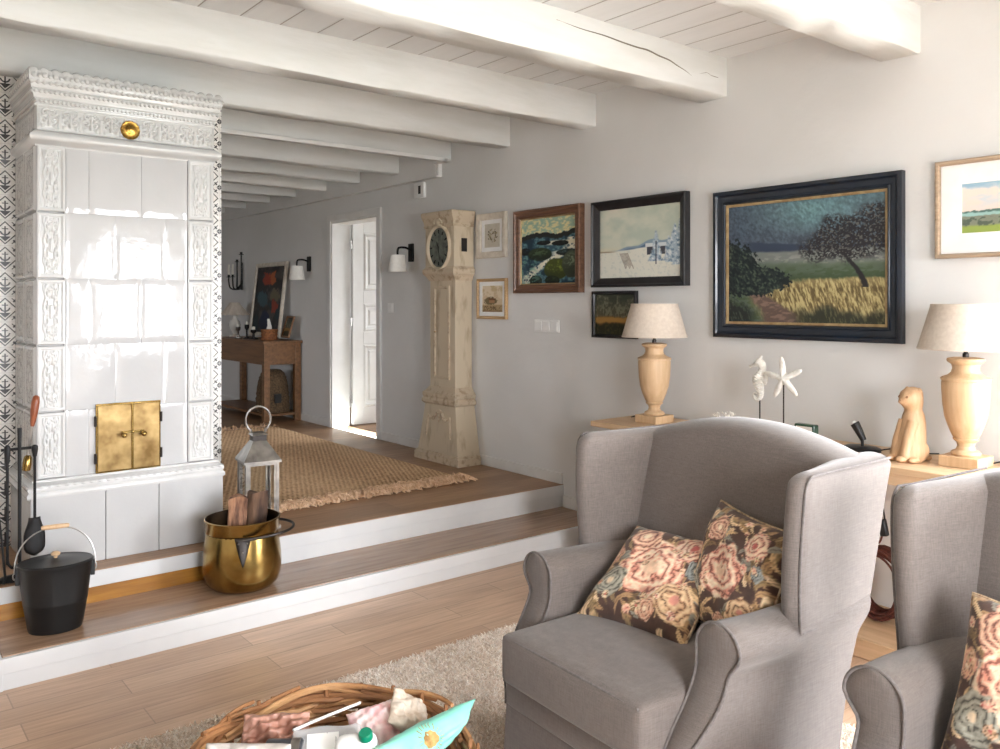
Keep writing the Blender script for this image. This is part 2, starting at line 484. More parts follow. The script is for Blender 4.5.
def tag(o, label, cat, group=None, kind=None):
    if label: o['label'] = label
    if cat: o['category'] = cat
    if group: o['group'] = group
    if kind: o['kind'] = kind
    return o
def thing(name, label, cat, loc=(0, 0, 0), rotz=0.0, group=None, rot=None):
    o = bpy.data.objects.new(name, None)
    o.empty_display_size = 0.1
    COL.objects.link(o)
    o.location = loc
    o.rotation_euler = rot if rot is not None else (0, 0, rotz)
    return tag(o, label, cat, group)
def struct(o):
    o['kind'] = 'structure'
    return o
def copy_tree(o, parent=None):
    c = o.copy(); COL.objects.link(c)
    if parent is not None: c.parent = parent
    for ch in list(o.children):
        copy_tree(ch, c)
    return c
def smooth(a, b, x):
    t = min(1.0, max(0.0, (x - a) / (b - a)))
    return t * t * (3 - 2 * t)
def spline(pts, n=8, closed=False):
    """Catmull-Rom"""
    P = [Vector(p) for p in pts]
    out = []
    m = len(P)
    for i in range(m if closed else m - 1):
        if closed:
            a, b, c, d = P[i - 1], P[i], P[(i + 1) % m], P[(i + 2) % m]
        else:
            a, b, c, d = P[max(0, i - 1)], P[i], P[i + 1], P[min(m - 1, i + 2)]
        for k in range(n):
            t = k / n
            out.append(0.5 * ((2 * b) + (c - a) * t + (2 * a - 5 * b + 4 * c - d) * t * t + (3 * b - a - 3 * c + d) * t ** 3))
    if not closed: out.append(P[-1])
    return [tuple(p) for p in out]
def rounded_box(sx, sy, sz, r, n=10, fn=None):
    """rounded box centred on the origin: cube faces subdivided n x n and drawn in to radius r"""
    mb = MB()
    hx, hy, hz = sx / 2, sy / 2, sz / 2
    def P(p):
        q = Vector((max(-hx + r, min(hx - r, p[0])), max(-hy + r, min(hy - r, p[1])), max(-hz + r, min(hz - r, p[2]))))
        d = Vector(p) - q
        if d.length > 1e-9:
            q = q + d.normalized() * r
        return fn(q) if fn else q
    def sp(h):
        # denser near edges
        return [h * math.sin(PI / 2 * (2 * i / n - 1)) for i in range(n + 1)]
    X, Y, Z = sp(hx), sp(hy), sp(hz)
    for sgn in (-1, 1):
        mb.grid([tuple(P((x, y, sgn * hz))) for y in Y for x in X], n + 1, n + 1)
        mb.grid([tuple(P((x, sgn * hy, z))) for z in Z for x in X], n + 1, n + 1)
        mb.grid([tuple(P((sgn * hx, y, z))) for z in Z for y in Y], n + 1, n + 1)
    return weld(mb)
def weld(mb, eps=1e-5):
    key = {}; nv = []; mp = []
    for p in mb.v:
        k = (round(p[0] / eps), round(p[1] / eps), round(p[2] / eps))
        if k not in key:
            key[k] = len(nv); nv.append(p)
        mp.append(key[k])
    out = MB(); out.v = nv
    for f in mb.f:
        g = []
        for i in f:
            j = mp[i]
            if not g or g[-1] != j: g.append(j)
        if len(g) > 1 and g[0] == g[-1]: g.pop()
        if len(set(g)) >= 3: out.f.append(tuple(g))
    return out

# value noise (numpy)
def vnoise(x, y, seed=0):
    xi = np.floor(x).astype(np.int64); yi = np.floor(y).astype(np.int64)
    xf = x - xi; yf = y - yi
    u = xf * xf * (3 - 2 * xf); v = yf * yf * (3 - 2 * yf)
    def h(a, b):
        n = (a * 374761393 + b * 668265263 + seed * 1274126177) & 0x7fffffff
        n = ((n ^ (n >> 13)) * 1274126177) & 0x7fffffff
        return ((n ^ (n >> 16)) & 0xffff) / 65535.0
    return (h(xi, yi) * (1 - u) + h(xi + 1, yi) * u) * (1 - v) + (h(xi, yi + 1) * (1 - u) + h(xi + 1, yi + 1) * u) * v
def fbm(x, y, seed=0, octv=4):
    s = 0; a = 0.5; t = 0
    for i in range(octv):
        s = s + a * vnoise(x * 2 ** i, y * 2 ** i, seed + i * 17); t += a; a *= 0.5
    return s / t
def C3(r, g, b):
    return np.array([r, g, b]) / 255.0
def sst(a, b, x):
    t = np.clip((x - a) / (b - a), 0, 1)
    return t * t * (3 - 2 * t)
def lay(img, mask, c):
    m = np.clip(mask, 0, 1)[..., None]
    return img * (1 - m) + m * np.asarray(c)
# ------------------------------------------------------------------ the room
W, ZU, Z1, ZC = 3.8, 0.273, 0.126, 2.79
YB, XL, YF = -1.7, -3.2, 10.9
BEAM_Z = 2.58

struct(MB().box(XL, W, YB, 4.06, -0.08, 0.0).build('floor', 'floor', smooth=0))
struct(MB().box(XL, W, 4.075, YF, 0.235, ZU).build('floor_upper', 'floor_up', smooth=0))
struct(MB().box(0.524, W, 3.672, 4.11, 0.1, Z1).build('floor_step_tread', 'tread', smooth=0, bevel=0.003))
# lower riser: two boards, the upper one standing proud; returned round the open end
struct(MB().box(0.518, W, 3.652, 3.673, 0.062, 0.1225).build('trim_1', 'riser', smooth=0, bevel=0.003))
struct(MB().box(0.518, W, 3.660, 3.673, 0.0, 0.0615).build('trim_2', 'riser', smooth=0, bevel=0.002))
struct(MB().box(0.508, 0.5235, 3.652, 4.07, 0.0, 0.1225).build('trim_3', 'riser', smooth=0, bevel=0.003))
# upper riser: white right of the kettle, a white band over varnished pine in front of the stove
struct(MB().box(XL, W, 4.068, 4.088, 0.2, 0.2695).build('trim_4', 'riser', smooth=0, bevel=0.003))
struct(MB().box(1.62, W, 4.076, 4.09, Z1, 0.1995).build('trim_5', 'riser', smooth=0, bevel=0.002))
struct(MB().box(XL, 1.62, 4.084, 4.1, Z1, 0.1995).build('trim_6', 'pine', smooth=0))
struct(MB().box(XL, 0.508, 4.07, 4.1, 0.0, Z1).build('trim_7', 'riser', smooth=0))

# walls --------------------------------------------------------------
D0, D1, DT = 6.455, 7.325, 2.245          # doorway in the long wall
WT = 0.16
wr = MB()
WR = (-1.4, 1.0, 0.12, 2.28)             # garden window in the long wall, beside the console
wr.box(W, W + WT, WR[1], D0, -0.05, 3.0)
wr.box(W, W + WT, YB, WR[0], -0.05, 3.0)
wr.box(W, W + WT, WR[0], WR[1], -0.05, WR[2])
wr.box(W, W + WT, WR[0], WR[1], WR[3], 3.0)
wr.box(W, W + WT, D1, YF, 0.0, 3.0)
wr.box(W, W + WT, D0, D1, DT, 3.0)
struct(wr.build('wall_right', 'wall', smooth=0))
struct(MB().box(XL, W + WT, YF, YF + 0.15, 0, 3.0).build('wall_far', 'wall', smooth=0))
def holes(x0, x1, z0, z1, hs, y0, y1, along='x'):
    """wall slab with rectangular openings hs = [(a0, a1, b0, b1)] sorted along the wall"""
    mb = MB()
    def bx(a0, a1, b0, b1):
        if a1 - a0 < 1e-4 or b1 - b0 < 1e-4: return
        if along == 'x': mb.box(a0, a1, y0, y1, b0, b1)
        else: mb.box(y0, y1, a0, a1, b0, b1)
    cur = x0
    for (a0, a1, b0, b1) in hs:
        bx(cur, a0, z0, z1); bx(a0, a1, z0, b0); bx(a0, a1, b1, z1)
        cur = a1
    bx(cur, x1, z0, z1)
    return mb
WB = [(0.0, 1.4, 0.5, 2.25), (2.36, 3.26, 0.5, 2.18)]
struct(holes(XL, W + WT, -0.05, 3.0, WB, YB - 0.2, YB).build('wall_back', 'wall', smooth=0))
WL = [(7.0, 7.7, 0.9, 2.1)]
struct(holes(YB, YF, -0.05, 3.0, WL, XL - 0.2, XL, 'y').build('wall_left', 'wall', smooth=0))
def window(n, a0, a1, b0, b1, y, along='x', bars=1):
    mb = MB()
    w = 0.06
    def bx(p0, p1, q0, q1):
        if along == 'x': mb.box(p0, p1, y - 0.04, y + 0.03, q0, q1)
        else: mb.box(y - 0.04, y + 0.03, p0, p1, q0, q1)
    bx(a0, a1, b0, b0 + w); bx(a0, a1, b1 - w, b1)
    bx(a0, a0 + w, b0 + w, b1 - w); bx(a1 - w, a1, b0 + w, b1 - w)
    for k in range(bars):
        c = a0 + (a1 - a0) * (k + 1) / (bars + 1)
        bx(c - w * 0.8, c + w * 0.8, b0 + w, b1 - w)
    struct(mb.build('window_%d' % n, 'white_paint', smooth=0))
for i, (a0, a1, b0, b1) in enumerate(WB):
    window(i + 1, a0, a1, b0, b1, YB - 0.1)
for i, (a0, a1, b0, b1) in enumerate(WL):
    window(i + 4, a0, a1, b0, b1, XL - 0.1, 'y')
window(8, *WR, W + 0.10, 'y', 2)
# wall behind the stove, faced with tiles
CH0, CH1, CHX = 4.74, 5.05, 1.762
struct(MB().box(XL, CHX - 0.002, CH0 + 0.012, CH1, ZU, ZC + 0.05).build('wall_chimney', 'wall', smooth=0))
struct(MB().box(-1.2, CHX, CH0, CH0 + 0.012, ZU, ZC + 0.02).build('trim_8', 'tiles', smooth=0))

# ceiling, beams ------------------------------------------------------
struct(MB().box(XL, W + 0.01, YB, YF, ZC, ZC + 0.06).build('ceiling', 'ceiling', smooth=0))
bm_y = [-1.3, -0.3, 0.72, 1.755, 2.78, 3.773, 4.629, 5.353, 6.02, 6.68, 7.33, 7.99, 8.64, 9.31, 9.95, 10.55]
for i, y in enumerate(bm_y):
    wd = 0.185 if y < 3 else (0.13 if y < 5 else 0.12)
    far = y > 5.45
    x1 = 3.742 if far else W + 0.006
    z0 = BEAM_Z if not far else 2.548
    # slightly waney edges
    N = 40
    pts = []
    for k in range(N + 1):
        x = XL + (x1 - XL) * k / N
        a = [rng.uniform(-0.0035, 0.0035) for _ in range(4)]
        c = 0.008
        sec = [(y + a[0], ZC + 0.012), (y + a[0], z0 + c + a[1]), (y + c * 0.8, z0 + a[1]), (y + wd - c, z0 + a[2]), (y + wd + a[3], z0 + c + a[2]), (y + wd + a[3], ZC + 0.012)]
        pts += [(x, p, q) for p, q in sec]
    mb = MB()
    mb.grid(pts, 6, N + 1)
    mb.f.append(tuple(range(6))); mb.f.append(tuple(N * 6 + j for j in reversed(range(6))))
    bo = struct(mb.build('ceiling_beam', 'beam', smooth=50))
    if abs(y - 2.78) < 0.01:
        # the long drying split in the face of this beam
        def cr(xs, zs, r):
            p = spline([(x, y - 0.0005, z) for x, z in zip(xs, zs)], 5)
            return MB().tube(p, [r * (0.35 + 0.65 * math.sin(PI * min(1, max(0, k / (len(p) - 1))))) for k in range(len(p))], 5)
        cr([2.55, 2.7, 2.85, 2.98, 3.08, 3.16, 3.24, 3.32, 3.38, 3.44, 3.49, 3.52], [2.735, 2.725, 2.724, 2.716, 2.712, 2.712, 2.700, 2.692, 2.676, 2.662, 2.645, 2.63], 0.0042).build('crack', 'crack', bo)
        cr([3.53, 3.57, 3.62, 3.66, 3.72], [2.665, 2.668, 2.68, 2.672, 2.671], 0.0034).build('crack', 'crack', bo)
struct(MB().box(3.742, W + 0.005, 5.475, YF, 2.462, ZC + 0.01).build('trim_9', 'wall', smooth=0, bevel=0.004))
# white cable trunking under the fifth beam
mb = MB(); mb.box(1.2, 3.73, 5.30, 5.33, 2.556, 2.582)
mb.box(3.74, 3.762, 5.44, 5.462, 2.47, 2.565); mb.box(3.70, 3.762, 5.30, 5.46, 2.556, 2.58)
struct(mb.build('trim_10', 'white_paint', smooth=0, bevel=0.003))

# baseboards -----------------------------------------------------------
struct(MB().box(W - 0.016, W + 0.002, 4.075, D0 - 0.063, ZU, ZU + 0.072).build('baseboard_right', 'white_paint', smooth=0, bevel=0.004))
struct(MB().box(W - 0.016, W + 0.002, D1 + 0.064, YF, ZU, ZU + 0.072).build('baseboard_far', 'white_paint', smooth=0, bevel=0.004))
struct(MB().box(W - 0.016, W + 0.002, 3.652, 4.068, Z1, Z1 + 0.075).build('baseboard_step', 'white_paint', smooth=0, bevel=0.004))
struct(MB().box(W - 0.016, W + 0.002, YB, 3.65, 0, 0.075).build('baseboard_front', 'white_paint', smooth=0, bevel=0.004))

# doorway, open door, the bright room beyond --------------------------------
dr = MB()
cw = 0.062
dr.box(W - 0.022, W + 0.002, D1 - 0.002, D1 + cw, ZU, DT + cw)
dr.box(W - 0.022, W + 0.002, D0 - cw, D0 + 0.002, ZU, DT + cw)
dr.box(W - 0.0215, W + 0.002, D0, D1, DT, DT + cw)
dr.box(W - 0.012, W + WT + 0.02, D1 - 0.022, D1 + 0.001, ZU, DT)
dr.box(W - 0.012, W + WT + 0.02, D0 - 0.001, D0 + 0.022, ZU, DT)
dr.box(W - 0.012, W + WT + 0.02, D0, D1, DT - 0.02, DT + 0.001)
door = struct(dr.build('door_1', 'white_paint', smooth=0, bevel=0.004))
# the leaf stands open into the next room, hinged on the far jamb
lx0, ly = W + WT + 0.035, D1 - 0.015
def leaf():
    mb = MB()
    L, Hh, z0 = 0.90, 2.0, ZU + 0.012
    st, yb, yf = 0.115, ly, ly - 0.042
    zs = [(0.16, 0.78), (0.90, 1.18), (1.30, 1.87)]
    # stiles and rails
    mb.box(lx0, lx0 + st, yf, yb, z0, z0 + Hh)
    mb.box(lx0 + L - st, lx0 + L, yf, yb, z0, z0 + Hh)
    cur = 0
    for a, b in zs + [(Hh, Hh)]:
        mb.box(lx0 + st, lx0 + L - st, yf, yb, z0 + cur, z0 + a)
        cur = b
    return mb, zs, st, L, z0, yf, yb
mb, zs, st, L, z0, yf, yb = leaf()
lf = mb.build('door_leaf', 'white_paint', door, smooth=0, bevel=0.003)
for a, b in zs:
    pm = MB()
    xa, xb, za, zb = lx0 + st + 0.001, lx0 + L - st - 0.001, z0 + a + 0.001, z0 + b - 0.001
    prof = [(0, yf + 0.004), (0.02, yf - 0.008), (0.035, yf + 0.012), (0.06, yf + 0.016), (0.075, yf + 0.004), (0.1, yf + 0.004)]
    pts = []
    for d, yy in prof:
        pts += [(xa + d, yy, za + d), (xb - d, yy, za + d), (xb - d, yy, zb - d), (xa + d, yy, zb - d)]
    pm.grid(pts, 4, len(prof), wrap_u=True)
    k = (len(prof) - 1) * 4
    pm.f.append((k, k + 1, k + 2, k + 3))
    pm.build('door_panel', 'white_paint', lf, smooth=0)
hm = MB(); hm.tube([(lx0 + L - 0.05, yf - 0.005, z0 + 1.0), (lx0 + L - 0.05, yf - 0.05, z0 + 1.0), (lx0 + L - 0.16, yf - 0.055, z0 + 1.0)], 0.009, 10)
hm.build('door_handle', 'steel', lf)
for hz in (0.25, 1.0, 1.75):
    hg = MB()
    hg.tube([(W + WT + 0.025, ly - 0.03, z0 + hz - 0.04), (W + WT + 0.025, ly - 0.03, z0 + hz + 0.04)], 0.009, 8)
    hg.build('hinge', 'steel', door)
# next room shell
NR0, NR1, NX = 4.6, 8.6, 6.6
struct(MB().box(W + WT, NX, NR0, NR1, 0.235, ZU).build('floor_side_room', 'floor_up', smooth=0))
struct(MB().box(W + WT + 0.001, NX, NR0, NR1, 2.6, 2.66).build('ceiling_side_room', 'white_paint', smooth=0))
sw = MB(); sw.box(W + WT, NX, NR1, NR1 + 0.1, ZU, 2.62); 
struct(sw.build('wall_side_far', 'wall', smooth=0))
struct(MB().box(W + WT, NX, NR0 - 0.1, NR0, ZU, 2.62).build('wall_side_near', 'wall', smooth=0))
struct(holes(NR0, NR1, ZU, 2.62, [(5.6, 6.6, 1.2, 2.4)], NX, NX + 0.1, 'y').build('wall_side', 'wall', smooth=0))
window(6, 5.6, 6.6, 1.2, 2.4, NX + 0.06, 'y', 1)

# ------------------------------------------------------------------ light
world = bpy.data.worlds.new('daylight')
scene.world = world
world.use_nodes = True
wb = world.node_tree.nodes['Background']
wt = world.node_tree
tcw = wt.nodes.new('ShaderNodeTexCoord')
sxw = wt.nodes.new('ShaderNodeSeparateXYZ')
wt.links.new(tcw.outputs['Generated'], sxw.inputs[0])
rpw = wt.nodes.new('ShaderNodeValToRGB')
rpw.color_ramp.elements[0].position = 0.42; rpw.color_ramp.elements[0].color = (0.36, 0.37, 0.35, 1)      # ground
rpw.color_ramp.elements[1].position = 0.52; rpw.color_ramp.elements[1].color = (0.945, 0.97, 1.02, 1)     # overcast sky
mpw = wt.nodes.new('ShaderNodeMath'); mpw.operation = 'MULTIPLY_ADD'
wt.links.new(sxw.outputs[2], mpw.inputs[0]); mpw.inputs[1].default_value = 0.5; mpw.inputs[2].default_value = 0.5
wt.links.new(mpw.outputs[0], rpw.inputs[0])
wt.links.new(rpw.outputs[0], wb.inputs['Color'])
wb.inputs['Strength'].default_value = 12.0
def portal(name, loc, rot, sx, sy):
    l = bpy.data.lights.new(name, 'AREA')
    l.shape = 'RECTANGLE'; l.size = sx; l.size_y = sy
    l.cycles.is_portal = True
    o = bpy.data.objects.new(name, l)
    COL.objects.link(o)
    o.location = loc; o.rotation_euler = rot
for (a0, a1, b0, b1) in WB:
    portal('window_portal', ((a0 + a1) / 2, YB - 0.15, (b0 + b1) / 2), (R(90), 0, 0), a1 - a0, b1 - b0)
for (a0, a1, b0, b1) in WL:
    portal('window_portal', (XL - 0.15, (a0 + a1) / 2, (b0 + b1) / 2), (R(90), 0, R(-90)), a1 - a0, b1 - b0)
portal('window_portal', (W + 0.15, (WR[0] + WR[1]) / 2, (WR[2] + WR[3]) / 2), (R(90), 0, R(90)), WR[1] - WR[0], WR[3] - WR[2])
portal('window_portal', (NX + 0.09, 6.1, 1.8), (R(90), 0, R(90)), 1.0, 1.2)
scene.view_settings.view_transform = 'Standard'
scene.view_settings.look = 'None'
scene.view_settings.gamma = 1.0
scene.view_settings.use_curve_mapping = False
scene.view_settings.exposure = 1.64
scene.cycles.use_denoising = True
scene.cycles.max_bounces = 10
scene.cycles.diffuse_bounces = 6
scene.cycles.glossy_bounces = 4
scene.cycles.transmission_bounces = 8
scene.cycles.transparent_max_bounces = 8
scene.cycles.sample_clamp_indirect = 12.0
scene.cycles.caustics_reflective = False
scene.cycles.caustics_refractive = False

# ------------------------------------------------------------------ the tiled stove
SX0, SX1, SY = 0.737, 1.540, 4.25
SB = CH0 - 0.002     # back of the stove touches the tiled wall
stove = thing('tiled_stove', 'tall white glazed tile stove with ornate cornice and brass firebox doors', 'stove', ((SX0 + SX1) / 2, SY, ZU))
sl = stove.location.copy()
def sw_(p):      # world -> stove local
    return (p[0] - sl.x, p[1] - sl.y, p[2] - sl.z)
def sbuild(mb, name, mat, **kw):
    mb.v = [sw_(p) for p in mb.v]
    return mb.build(name, mat, kw.pop('parent', stove), **kw)
def ring_profile(prof, x0, x1, y0, yb):
    """sweep a moulding profile [(out, z)] around left side, front, right side"""
    pts = []
    for o, z in prof:
        pts += [(x0 - o, yb, z), (x0 - o, y0 - o, z), (x1 + o, y0 - o, z), (x1 + o, yb, z)]
    mb = MB()
    mb.grid(pts, 4, len(prof))
    return mb
# base block
mb = MB(); 
for a, b in ((0.0, 0.31), (0.312, 0.55), (0.552, 0.865)):
    mb.box(0.708 + a, 0.708 + b, 4.207, SB - 0.02, ZU, 0.60)
sbuild(mb, 'base', 'glaze', smooth=0, bevel=0.004)
# plinth moulding with beads
mb = ring_profile([(-0.01, 0.585), (0.03, 0.585), (0.043, 0.597), (0.043, 0.612), (0.034, 0.622), (0.040, 0.634), (0.034, 0.652), (0.018, 0.662), (0.018, 0.672), (-0.01, 0.676)], SX0, SX1, SY, SB)
mld = sbuild(mb, 'plinth_moulding', 'glaze_relief', smooth=50)
def bead_tube(path, r, n):
    """a string of beads as one turned strip following a path"""
    P = [Vector(p) for p in path]
    seg = [(b_ - a_).length for a_, b_ in zip(P, P[1:])]
    tot = sum(seg)
    pts, rad = [], []
    m = n * 6
    for k in range(m + 1):
        d = tot * k / m
        i = 0
        while i < len(seg) - 1 and d > seg[i]: d -= seg[i]; i += 1
        pts.append(tuple(P[i].lerp(P[i + 1], d / seg[i])))
        rad.append(r * max(0.35, abs(math.sin(PI * k / 6))))
    return MB().tube(pts, rad, 8)
def around(o, z, yf=0.0):
    return [(SX0 - o, SB, z), (SX0 - o, SY - o, z), (SX1 + o, SY - o, z)]
sbuild(bead_tube(around(0.038, 0.645), 0.008, 40), 'beading', 'glaze_relief', parent=mld, smooth=180)
# core
mb = MB(); mb.box(SX0 + 0.012, SX1 - 0.012, SY + 0.012, SB, 0.60, 2.3)
sbuild(mb, 'core', 'glaze', smooth=0)
# smooth tile field in broken bond
ROW0, ROWH = 0.672, 0.302
mb = MB()
FX0, FX1 = 0.858, 1.408
def tile(mb, xa, xb, za, zb):
    # softly crowned glazed tile
    n = 17
    g = 0.0006
    xa += g; xb -= g; za += g; zb -= g
    pts = []
    ph = rng.uniform(0, 6)
    for j in range(n):
        for i in range(n):
            u = i / (n - 1); v = j / (n - 1)
            e = min(u, 1 - u, v, 1 - v)
            y = SY - 0.0018 * min(1, e / 0.025) - 0.0004 * math.sin(PI * u) * math.sin(PI * v) - 0.0005 * math.sin(5 * u + ph) * math.sin(4 * v + ph * 1.7)
            pts.append((xa + (xb - xa) * u, y, za + (zb - za) * v))
    mb.grid(pts, n, n)
    o = len(mb.v)
    k = n - 1
    mb.add([(xa, SY + 0.013, za), (xb, SY + 0.013, za), (xb, SY + 0.013, zb), (xa, SY + 0.013, zb), pts[0], pts[k], pts[n * n - 1], pts[n * k]],
           [(0, 1, 5, 4), (1, 2, 6, 5), (2, 3, 7, 6), (3, 0, 4, 7)])
DOOR = (0.983, 1.275, 0.672, 0.996)
TW = 0.2335
for r in range(5):
    za, zb = ROW0 + r * ROWH, ROW0 + (r + 1) * ROWH
    cuts = [FX0]
    x = FX0 + (0.098 if r % 2 == 0 else 0.212)
    while x < FX1 - 0.03:
        cuts.append(x); x += TW
    cuts.append(FX1)
    for a, b in zip(cuts, cuts[1:]):
        tile(mb, a, b, za, zb)
sbuild(mb, 'tile_field', 'glaze', smooth=60)
# relief pilaster tiles: heightfield of scrolls, a mask heart and a central baluster
def relief_h(u, v):
    """u -1..1 across, v -1..1 up; scrolls mirrored in both axes"""
    a = abs(u); b = abs(v)
    h = 0.0
    def spiral(cx, cy, s, turn):
        dx, dy = a - cx, b - cy
        r = math.hypot(dx, dy) / s
        if r > 1: return 0
        th = math.atan2(dy, dx)
        return (0.5 + 0.5 * math.cos(th * 1 * turn + r * 9.0)) * (1 - r) ** 0.35
    h = max(h, spiral(0.48, 0.26, 0.42, 1), spiral(0.46, 0.62, 0.36, -1), spiral(0.40, 0.87, 0.26, 1) * 0.9, spiral(0.05, 0.74, 0.22, -1) * 0.8)
    # leaf ribs
    h = max(h, 0.7 * max(0.0, 1 - abs(a - 0.75 - 0.12 * math.sin(9 * v)) / 0.10))
    if b < 0.24:
        h = max(h * (1 if a > 0.3 else 0), 0.9 * max(0.0, 1 - (a / 0.22) ** 4) * (0.75 + 0.25 * math.cos(6 * b)))
        if a < 0.30 and a > 0.22: h = 0.1
    # heart and palmette at the ends
    d = math.hypot(a - 0.17, b - 0.66)
    if d < 0.2: h = max(h, 0.8 * (1 - (d / 0.2) ** 3))
    return h
def relief_panel(mb, org, du, dv, wn, hn, w, h, depth, fn, nu, nv, frame=0.09):
    """heightfield panel: org centre, du/dv unit vectors, wn outward normal"""
    O, U, V, N = Vector(org), Vector(du), Vector(dv), Vector(wn)
    pts = []
    for j in range(nv):
        for i in range(nu):
            u = 2 * i / (nu - 1) - 1; v = 2 * j / (nv - 1) - 1
            eu = (1 - abs(u)) * w / 2; ev = (1 - abs(v)) * h / 2
            e = min(eu, ev)
            fr = frame * w
            if e < 1e-6: d = -0.013
            elif e < fr * 0.25: d = 0.002
            elif e < fr: d = depth * 0.75
            elif e < fr * 1.45: d = -depth * 0.15
            else:
                uu = u / (1 - 2 * fr * 1.45 / w); vv = v / (1 - 2 * fr * 1.45 / h)
                d = depth * fn(uu, vv)
            pts.append(tuple(O + U * (u * w / 2) + V * (v * h / 2) + N * d))
    mb.grid(pts, nu, nv)
for side in (0, 1):
    for r in range(5):
        zc = ROW0 + (r + 0.5) * ROWH
        mb = MB()
        xc = 0.798 if side == 0 else 1.474
        wd = 0.119 if side == 0 else 0.130
        relief_panel(mb, (xc, SY - 0.002, zc), (1, 0, 0), (0, 0, 1), (0, -1, 0), 0, wd, ROWH - 0.003, 0.011, relief_h, 52, 120, 0.13)
        sbuild(mb, 'pilaster_tile', 'glaze_relief', smooth=180)
for k in range(2):
    for r in range(5):
        zc = ROW0 + (r + 0.5) * ROWH
        mb = MB()
        yc = SY + 0.004 + 0.24 * (k + 0.5)
        relief_panel(mb, (SX0, yc, zc), (0, -1, 0), (0, 0, 1), (-1, 0, 0), 0, 0.236, ROWH - 0.003, 0.011, relief_h, 32, 60, 0.10)
        sbuild(mb, 'side_tile', 'glaze_relief', smooth=180)
mb = MB(); mb.box(SX1 - 0.012, SX1, SY + 0.002, SB, ROW0, ROW0 + 5 * ROWH)
sbuild(mb, 'end_tile', 'glaze', smooth=0)
mb = MB()
mb.box(SX0 + 0.001, SX0 + 0.006, SY - 0.006, SY + 0.01, 0.674, 2.18); mb.box(1.4085, 1.4155, SY - 0.007, SY + 0.01, 0.674, 2.18); mb.box(0.8505, 0.857, SY - 0.006, SY + 0.01, 0.674, 2.18)
sbuild(mb, 'corner_bead', 'glaze', smooth=0, bevel=0.002)
# entablature: architrave, frieze, stepped cornice
mb = ring_profile([(-0.01, 2.172), (0.004, 2.174), (0.006, 2.186), (0.022, 2.196), (0.03, 2.212), (0.03, 2.222), (0.016, 2.236), (0.004, 2.246), (-0.01, 2.248)], SX0, SX1, SY, SB)
sbuild(mb, 'architrave', 'glaze_relief', smooth=50)
def frieze_h(u, v):
    k = 9.0
    t = (u * 0.5 + 0.5) * k
    c = t - math.floor(t) - 0.5
    i = int(t)
    x = c * 2; y = v
    a = abs(x)
    h = 0.0
    r = math.hypot(a - 0.45, y + 0.15) / 0.55
    if r < 1: h = max(h, (0.5 + 0.5 * math.cos(math.atan2(y + 0.15, a - 0.45) + 8 * r)) * (1 - r) ** 0.4)
    r = math.hypot(a - 0.35, y - 0.55) / 0.42
    if r < 1: h = max(h, (0.5 + 0.5 * math.cos(-math.atan2(y - 0.55, a - 0.35) + 8 * r)) * (1 - r) ** 0.4)
    if a < 0.16: h = max(h, 0.9 * (1 - (a / 0.16) ** 3) * (1 if abs(y) < 0.75 else 0))
    if a > 0.86 and y < 0.4: h = max(h, 0.75)
    r = math.hypot(a - 0.6, y + 0.7) / 0.25
    if r < 1: h = max(h, 0.7 * (1 - r * r))
    return h
mb = MB()
relief_panel(mb, ((SX0 + SX1) / 2, SY - 0.002, 2.303), (1, 0, 0), (0, 0, 1), (0, -1, 0), 0, SX1 - SX0, 0.112, 0.014, frieze_h, 300, 40, 0.008)
relief_panel(mb, (SX0 + 0.001, (SY + SB) / 2, 2.303), (0, -1, 0), (0, 0, 1), (-1, 0, 0), 0, SB - SY, 0.112, 0.009, lambda u, v: frieze_h(u * 0.6, v), 130, 30, 0.01)
sbuild(mb, 'frieze', 'glaze_relief', smooth=180)
prof = [(-0.01, 2.3520), (0.006, 2.3544), (0.008, 2.3638), (0.003, 2.3685), (0.006, 2.3874), (0.012, 2.3921), (0.012, 2.4016), (0.016, 2.4086), (0.018, 2.4275), (0.024, 2.4322), (0.024, 2.4405), (0.028, 2.4511), (0.033, 2.4653), (0.033, 2.4936), (-0.01, 2.4983)]
mb = ring_profile(prof, SX0, SX1, SY, SB)
mb.box(SX0 - 0.028, SX1 + 0.028, SY - 0.028, SB, 2.4794, 2.4983)
cor = sbuild(mb, 'cornice', 'glaze_relief', smooth=40)
for zz, rr, n, o in ((2.378, 0.0085, 72, 0.007), (2.418, 0.0085, 66, 0.020), (2.457, 0.0105, 54, 0.029)):
    sbuild(bead_tube(around(o, zz), rr, n), 'beading', 'glaze_relief', parent=cor, smooth=180)
# scalloped crest: shell after shell
mb = MB()
def shell(c, ux, uy, r):
    n = 22
    pts = []
    for j in range(6):
        q = j / 5
        for i in range(n + 1):
            a = PI * (-0.12 + 1.24 * i / n)
            rr = r * q * (1 + 0.05 * math.cos(9 * a))
            dep = 0.009 * (1 - q * q) + 0.0025 * math.cos(9 * a) * q
            p = Vector(c) + Vector(ux) * (math.cos(a) * rr) + Vector((0, 0, 1)) * (math.sin(a) * rr) + Vector(uy) * dep
            pts.append(tuple(p))
    mb.grid(pts, n + 1, 6)
n = 20
for i in range(n):
    x = SX0 - 0.036 + (SX1 - SX0 + 0.072) * (i + 0.5) / n
    mb.ball((x, SY - 0.026, 2.500), 0.0215, 14, 10, (1.0, 0.5, 1.05))
    mb.ball((x, SY - 0.034, 2.487), 0.012, 10, 8, (1.0, 0.6, 1.1))
    mb.ball((x + 0.0215, SY - 0.034, 2.482), 0.008, 8, 6, (1.0, 0.6, 1.1))
for i in range(11):
    y = SY - 0.03 + 0.045 * (i + 0.5)
    mb.ball((SX0 - 0.026, y, 2.500), 0.0215, 14, 10, (0.5, 1.0, 1.05))
    mb.ball((SX0 - 0.034, y, 2.487), 0.012, 10, 8, (0.6, 1.0, 1.1))
